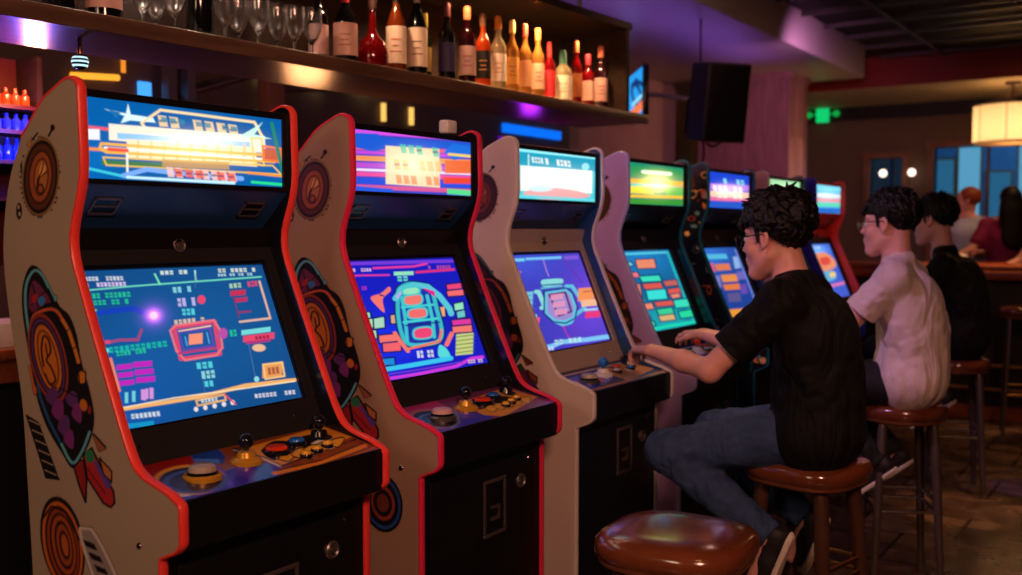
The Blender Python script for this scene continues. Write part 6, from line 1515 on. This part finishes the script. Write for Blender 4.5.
# things on the counter
for i, (x, y, t) in enumerate(((-1.76, 8.75, 'small white cup on the counter before the red haired person'), (-1.62, 8.80, 'white napkin box on the counter before the person in magenta'))):
    root = empty('cup' if i == 0 else 'napkin_box', (x, y, 1.21)); tag(root, t, 'cup' if i == 0 else 'box')
    if i == 0:
        b = MB(); b.lathe([(0, 0), (.03, 0), (.042, .09), (.039, .09), (.028, .006), (0, .006)], 18); b.build('body', 'white_plastic', root)
        b = MB(); b.tube([(.036, 0, .07), (.06, 0, .065), (.062, 0, .035), (.034, 0, .025)], .005, 6); b.build('handle', 'white_plastic', root)
    else:
        b = MB(); b.box((-.07, -.05, 0), (.07, .05, .075), bev=.006); b.build('case', 'white_plastic', root)
        b = MB(); b.box((-.05, -.03, .074), (.05, .03, .082), bev=.002); b.build('napkins', 'cream_plastic', root)

# ------------------------------------------------------------------ light
def area(name, loc, rot, size, power, col, sy=None, spread=None):
    l = bpy.data.lights.new(name, 'AREA'); l.energy = power; l.color = tuple(lin(col)); l.shape = 'RECTANGLE' if sy else 'DISK'; l.size = size
    if sy: l.size_y = sy
    if spread: l.spread = math.radians(spread)
    o = bpy.data.objects.new(name, l); COL.objects.link(o); o.location = loc; o.rotation_euler = tuple(math.radians(a) for a in rot); return o
def spot(name, loc, target, power, col, ang, blend=.6, r=.05):
    l = bpy.data.lights.new(name, 'SPOT'); l.energy = power; l.color = tuple(lin(col)); l.spot_size = math.radians(ang); l.spot_blend = blend; l.shadow_soft_size = r
    o = bpy.data.objects.new(name, l); COL.objects.link(o); o.location = loc
    d = Vector(target)-Vector(loc); o.rotation_euler = d.to_track_quat('-Z', 'Y').to_euler(); return o
def point(name, loc, power, col, r=.05):
    l = bpy.data.lights.new(name, 'POINT'); l.energy = power; l.color = tuple(lin(col)); l.shadow_soft_size = r
    o = bpy.data.objects.new(name, l); COL.objects.link(o); o.location = loc; return o
WARM = (255, 190, 130); PUR = (150, 60, 255)
# fill lights added for cabinets and players, then downlights and washes
area('side_panel_fill', (-1.5, -1.9, 2.7), (52, 0, 8), .9, 19, (255, 214, 176))  # added fill to lift the cabinet sides, no fixture there
def aim(name, loc, target, size, power, col, spread=120):
    o = area(name, loc, (0, 0, 0), size, power, col, spread=spread); o.rotation_euler = (Vector(target)-Vector(loc)).to_track_quat('-Z', 'Y').to_euler(); return o
aim('aisle_fill', (1.0, -.2, 2.9), (-2.2, 2.6, 1.2), .7, 21, (255, 176, 146), 90)  # added fill from the aisle to bring out the side art
spot('violet_row_fill', (-.6, 2.3, 3.1), (-2.15, 4.5, 1.45), 34, (200, 140, 255), 34, .7, .1)  # added spot to turn the cabinet sides more purple
spot('magenta_cabinet_fill', (-.9, 5.4, 3.1), (-2.1, 6.8, 1.4), 30, (255, 70, 110), 26, .7, .08)  # added spot to liven the colours of the farthest cabinet
spot('rose_player_fill', (-2.2, 2.2, 3.1), (-1.25, 4.3, 1.3), 85, (240, 176, 250), 30, .8, .1)  # added spot to brighten the white shirt
for y in (1.2, 3.4, 5.6, 7.4): spot('downlight', (-.1, y, 3.2), (-.45, y+.15, 0), 46, WARM, 50, .6, .04)
spot('floor_spot', (-.2, 6.0, 3.2), (-.95, 5.7, 0), 170, (255, 180, 110), 15, .6, .03); spot('floor_spot', (.2, 7.6, 3.2), (-.9, 7.3, 0), 110, (255, 180, 110), 12, .6, .03)  # spots added for warm patches on the floor
spot('floor_spot_violet', (.1, 6.6, 3.2), (-.72, 6.35, 0), 90, (120, 60, 255), 9, .4, .03)  # spot added for a violet patch on the floor
area('violet_uplight', (-3.3, 7.2, 2.70), (180, 0, 0), .3, 3.4, (165, 110, 255), 3.0)
aim('pink_pillar_wash', (-2.2, 7.9, 2.9), (-3.8, 9.5, 2.2), .3, 9, (235, 150, 215), 110)
aim('warm_pillar_wash', (-2.3, 9.4, 1.7), (-3.3, 9.8, 2.1), .2, 4, WARM)
aim('soffit_warm_uplight', (-1.9, 4.6, 2.5), (-2.9, 5.2, 3.0), .2, .8, (255, 180, 140))
for y, e, c in ((1.3, 8, (255, 220, 200)), (1.9, 12, (255, 215, 190)), (2.35, 12, (255, 215, 190)), (2.9, 12, (255, 200, 160)), (3.45, 14, (255, 190, 140)), (3.95, 42, (255, 200, 140)), (4.4, 34, (255, 196, 140))):
    x = -2.68+.0488*(y-.9); spot('bottle_fill', (x-.03, y, 2.52), (x-.12, y+.0, 2.1), e*.55, c, 125, .5, .015)  # added spots under the top board to brighten the bottle labels
point('back_bar_glow', (-3.42, 2.0, 1.99), 7, (255, 150, 100), .03); point('back_bar_glow', (-3.42, 2.0, 1.81), 8.0, (80, 90, 255), .03)
point('under_shelf_glow', (-3.3, 3.2, 1.85), 6, (255, 170, 110), .1); point('under_shelf_glow', (-3.0, 4.55, 1.9), 1.6, (180, 40, 255), .05); point('back_bar_glow', (-3.9, 1.6, 1.6), 6, (255, 190, 150), .1)  # points added to warm the back wall and tint the shelf underside
spot('rose_player_fill', (-2.3, 1.9, 3.1), (-1.3, 3.25, 1.4), 52, (255, 176, 205), 20, .8, .08)  # added spot for pink light on the nearest player's skin
point('counter_glow', (-4.1, 2.2, 1.30), .7, (255, 130, 200), .05)  # point added to turn the counter top pink
point('speaker_glow', (-2.2, 5.9, 2.9), 2, (255, 190, 170), .1)
area('far_ceiling_lamp', (-1.0, 9.6, 3.2), (0, 0, 0), 1.0, 14, (255, 190, 130))
spot('counter_spot', (-1.2, 8.6, 3.1), (-1.3, 8.75, 1.2), 150, (255, 190, 130), 50, .7, .05)  # spot added to brighten the counter top
area('facade_fill', (-1.6, 13.6, 3.4), (60, 0, 0), 1.5, 40, (150, 195, 230))  # unseen light added outside to illuminate the building front
point('drum_lamp_glow', (LX, LY, LZ+.02), 11, (255, 206, 150), .1)

for o in bpy.data.objects:
    if o.type == 'LIGHT' and o.name.startswith(('back_bar_glow', 'counter_glow')): o.data.specular_factor = 0.0
w = bpy.data.worlds.new('night'); sc.world = w; w.use_nodes = True
w.node_tree.nodes['Background'].inputs[0].default_value = (.012, .010, .016, 1); w.node_tree.nodes['Background'].inputs[1].default_value = .4

cam = bpy.data.cameras.new('camera'); co = bpy.data.objects.new('camera', cam); COL.objects.link(co)
cam.sensor_width = 36; cam.lens = 36*F/1022; cam.clip_start = .05; cam.clip_end = 60
co.location = (0, 0, CH)
co.matrix_world = Matrix(((RT[0], UP[0], -FW[0], 0), (RT[1], UP[1], -FW[1], 0), (RT[2], UP[2], -FW[2], CH), (0, 0, 0, 1)))
cam.dof.use_dof = True; cam.dof.focus_distance = 2.7; cam.dof.aperture_fstop = 2.4
sc.camera = co
sc.view_settings.view_transform = 'Standard'; sc.view_settings.look = 'None'; sc.view_settings.gamma = 1; sc.view_settings.use_curve_mapping = False
sc.view_settings.exposure = 0.0
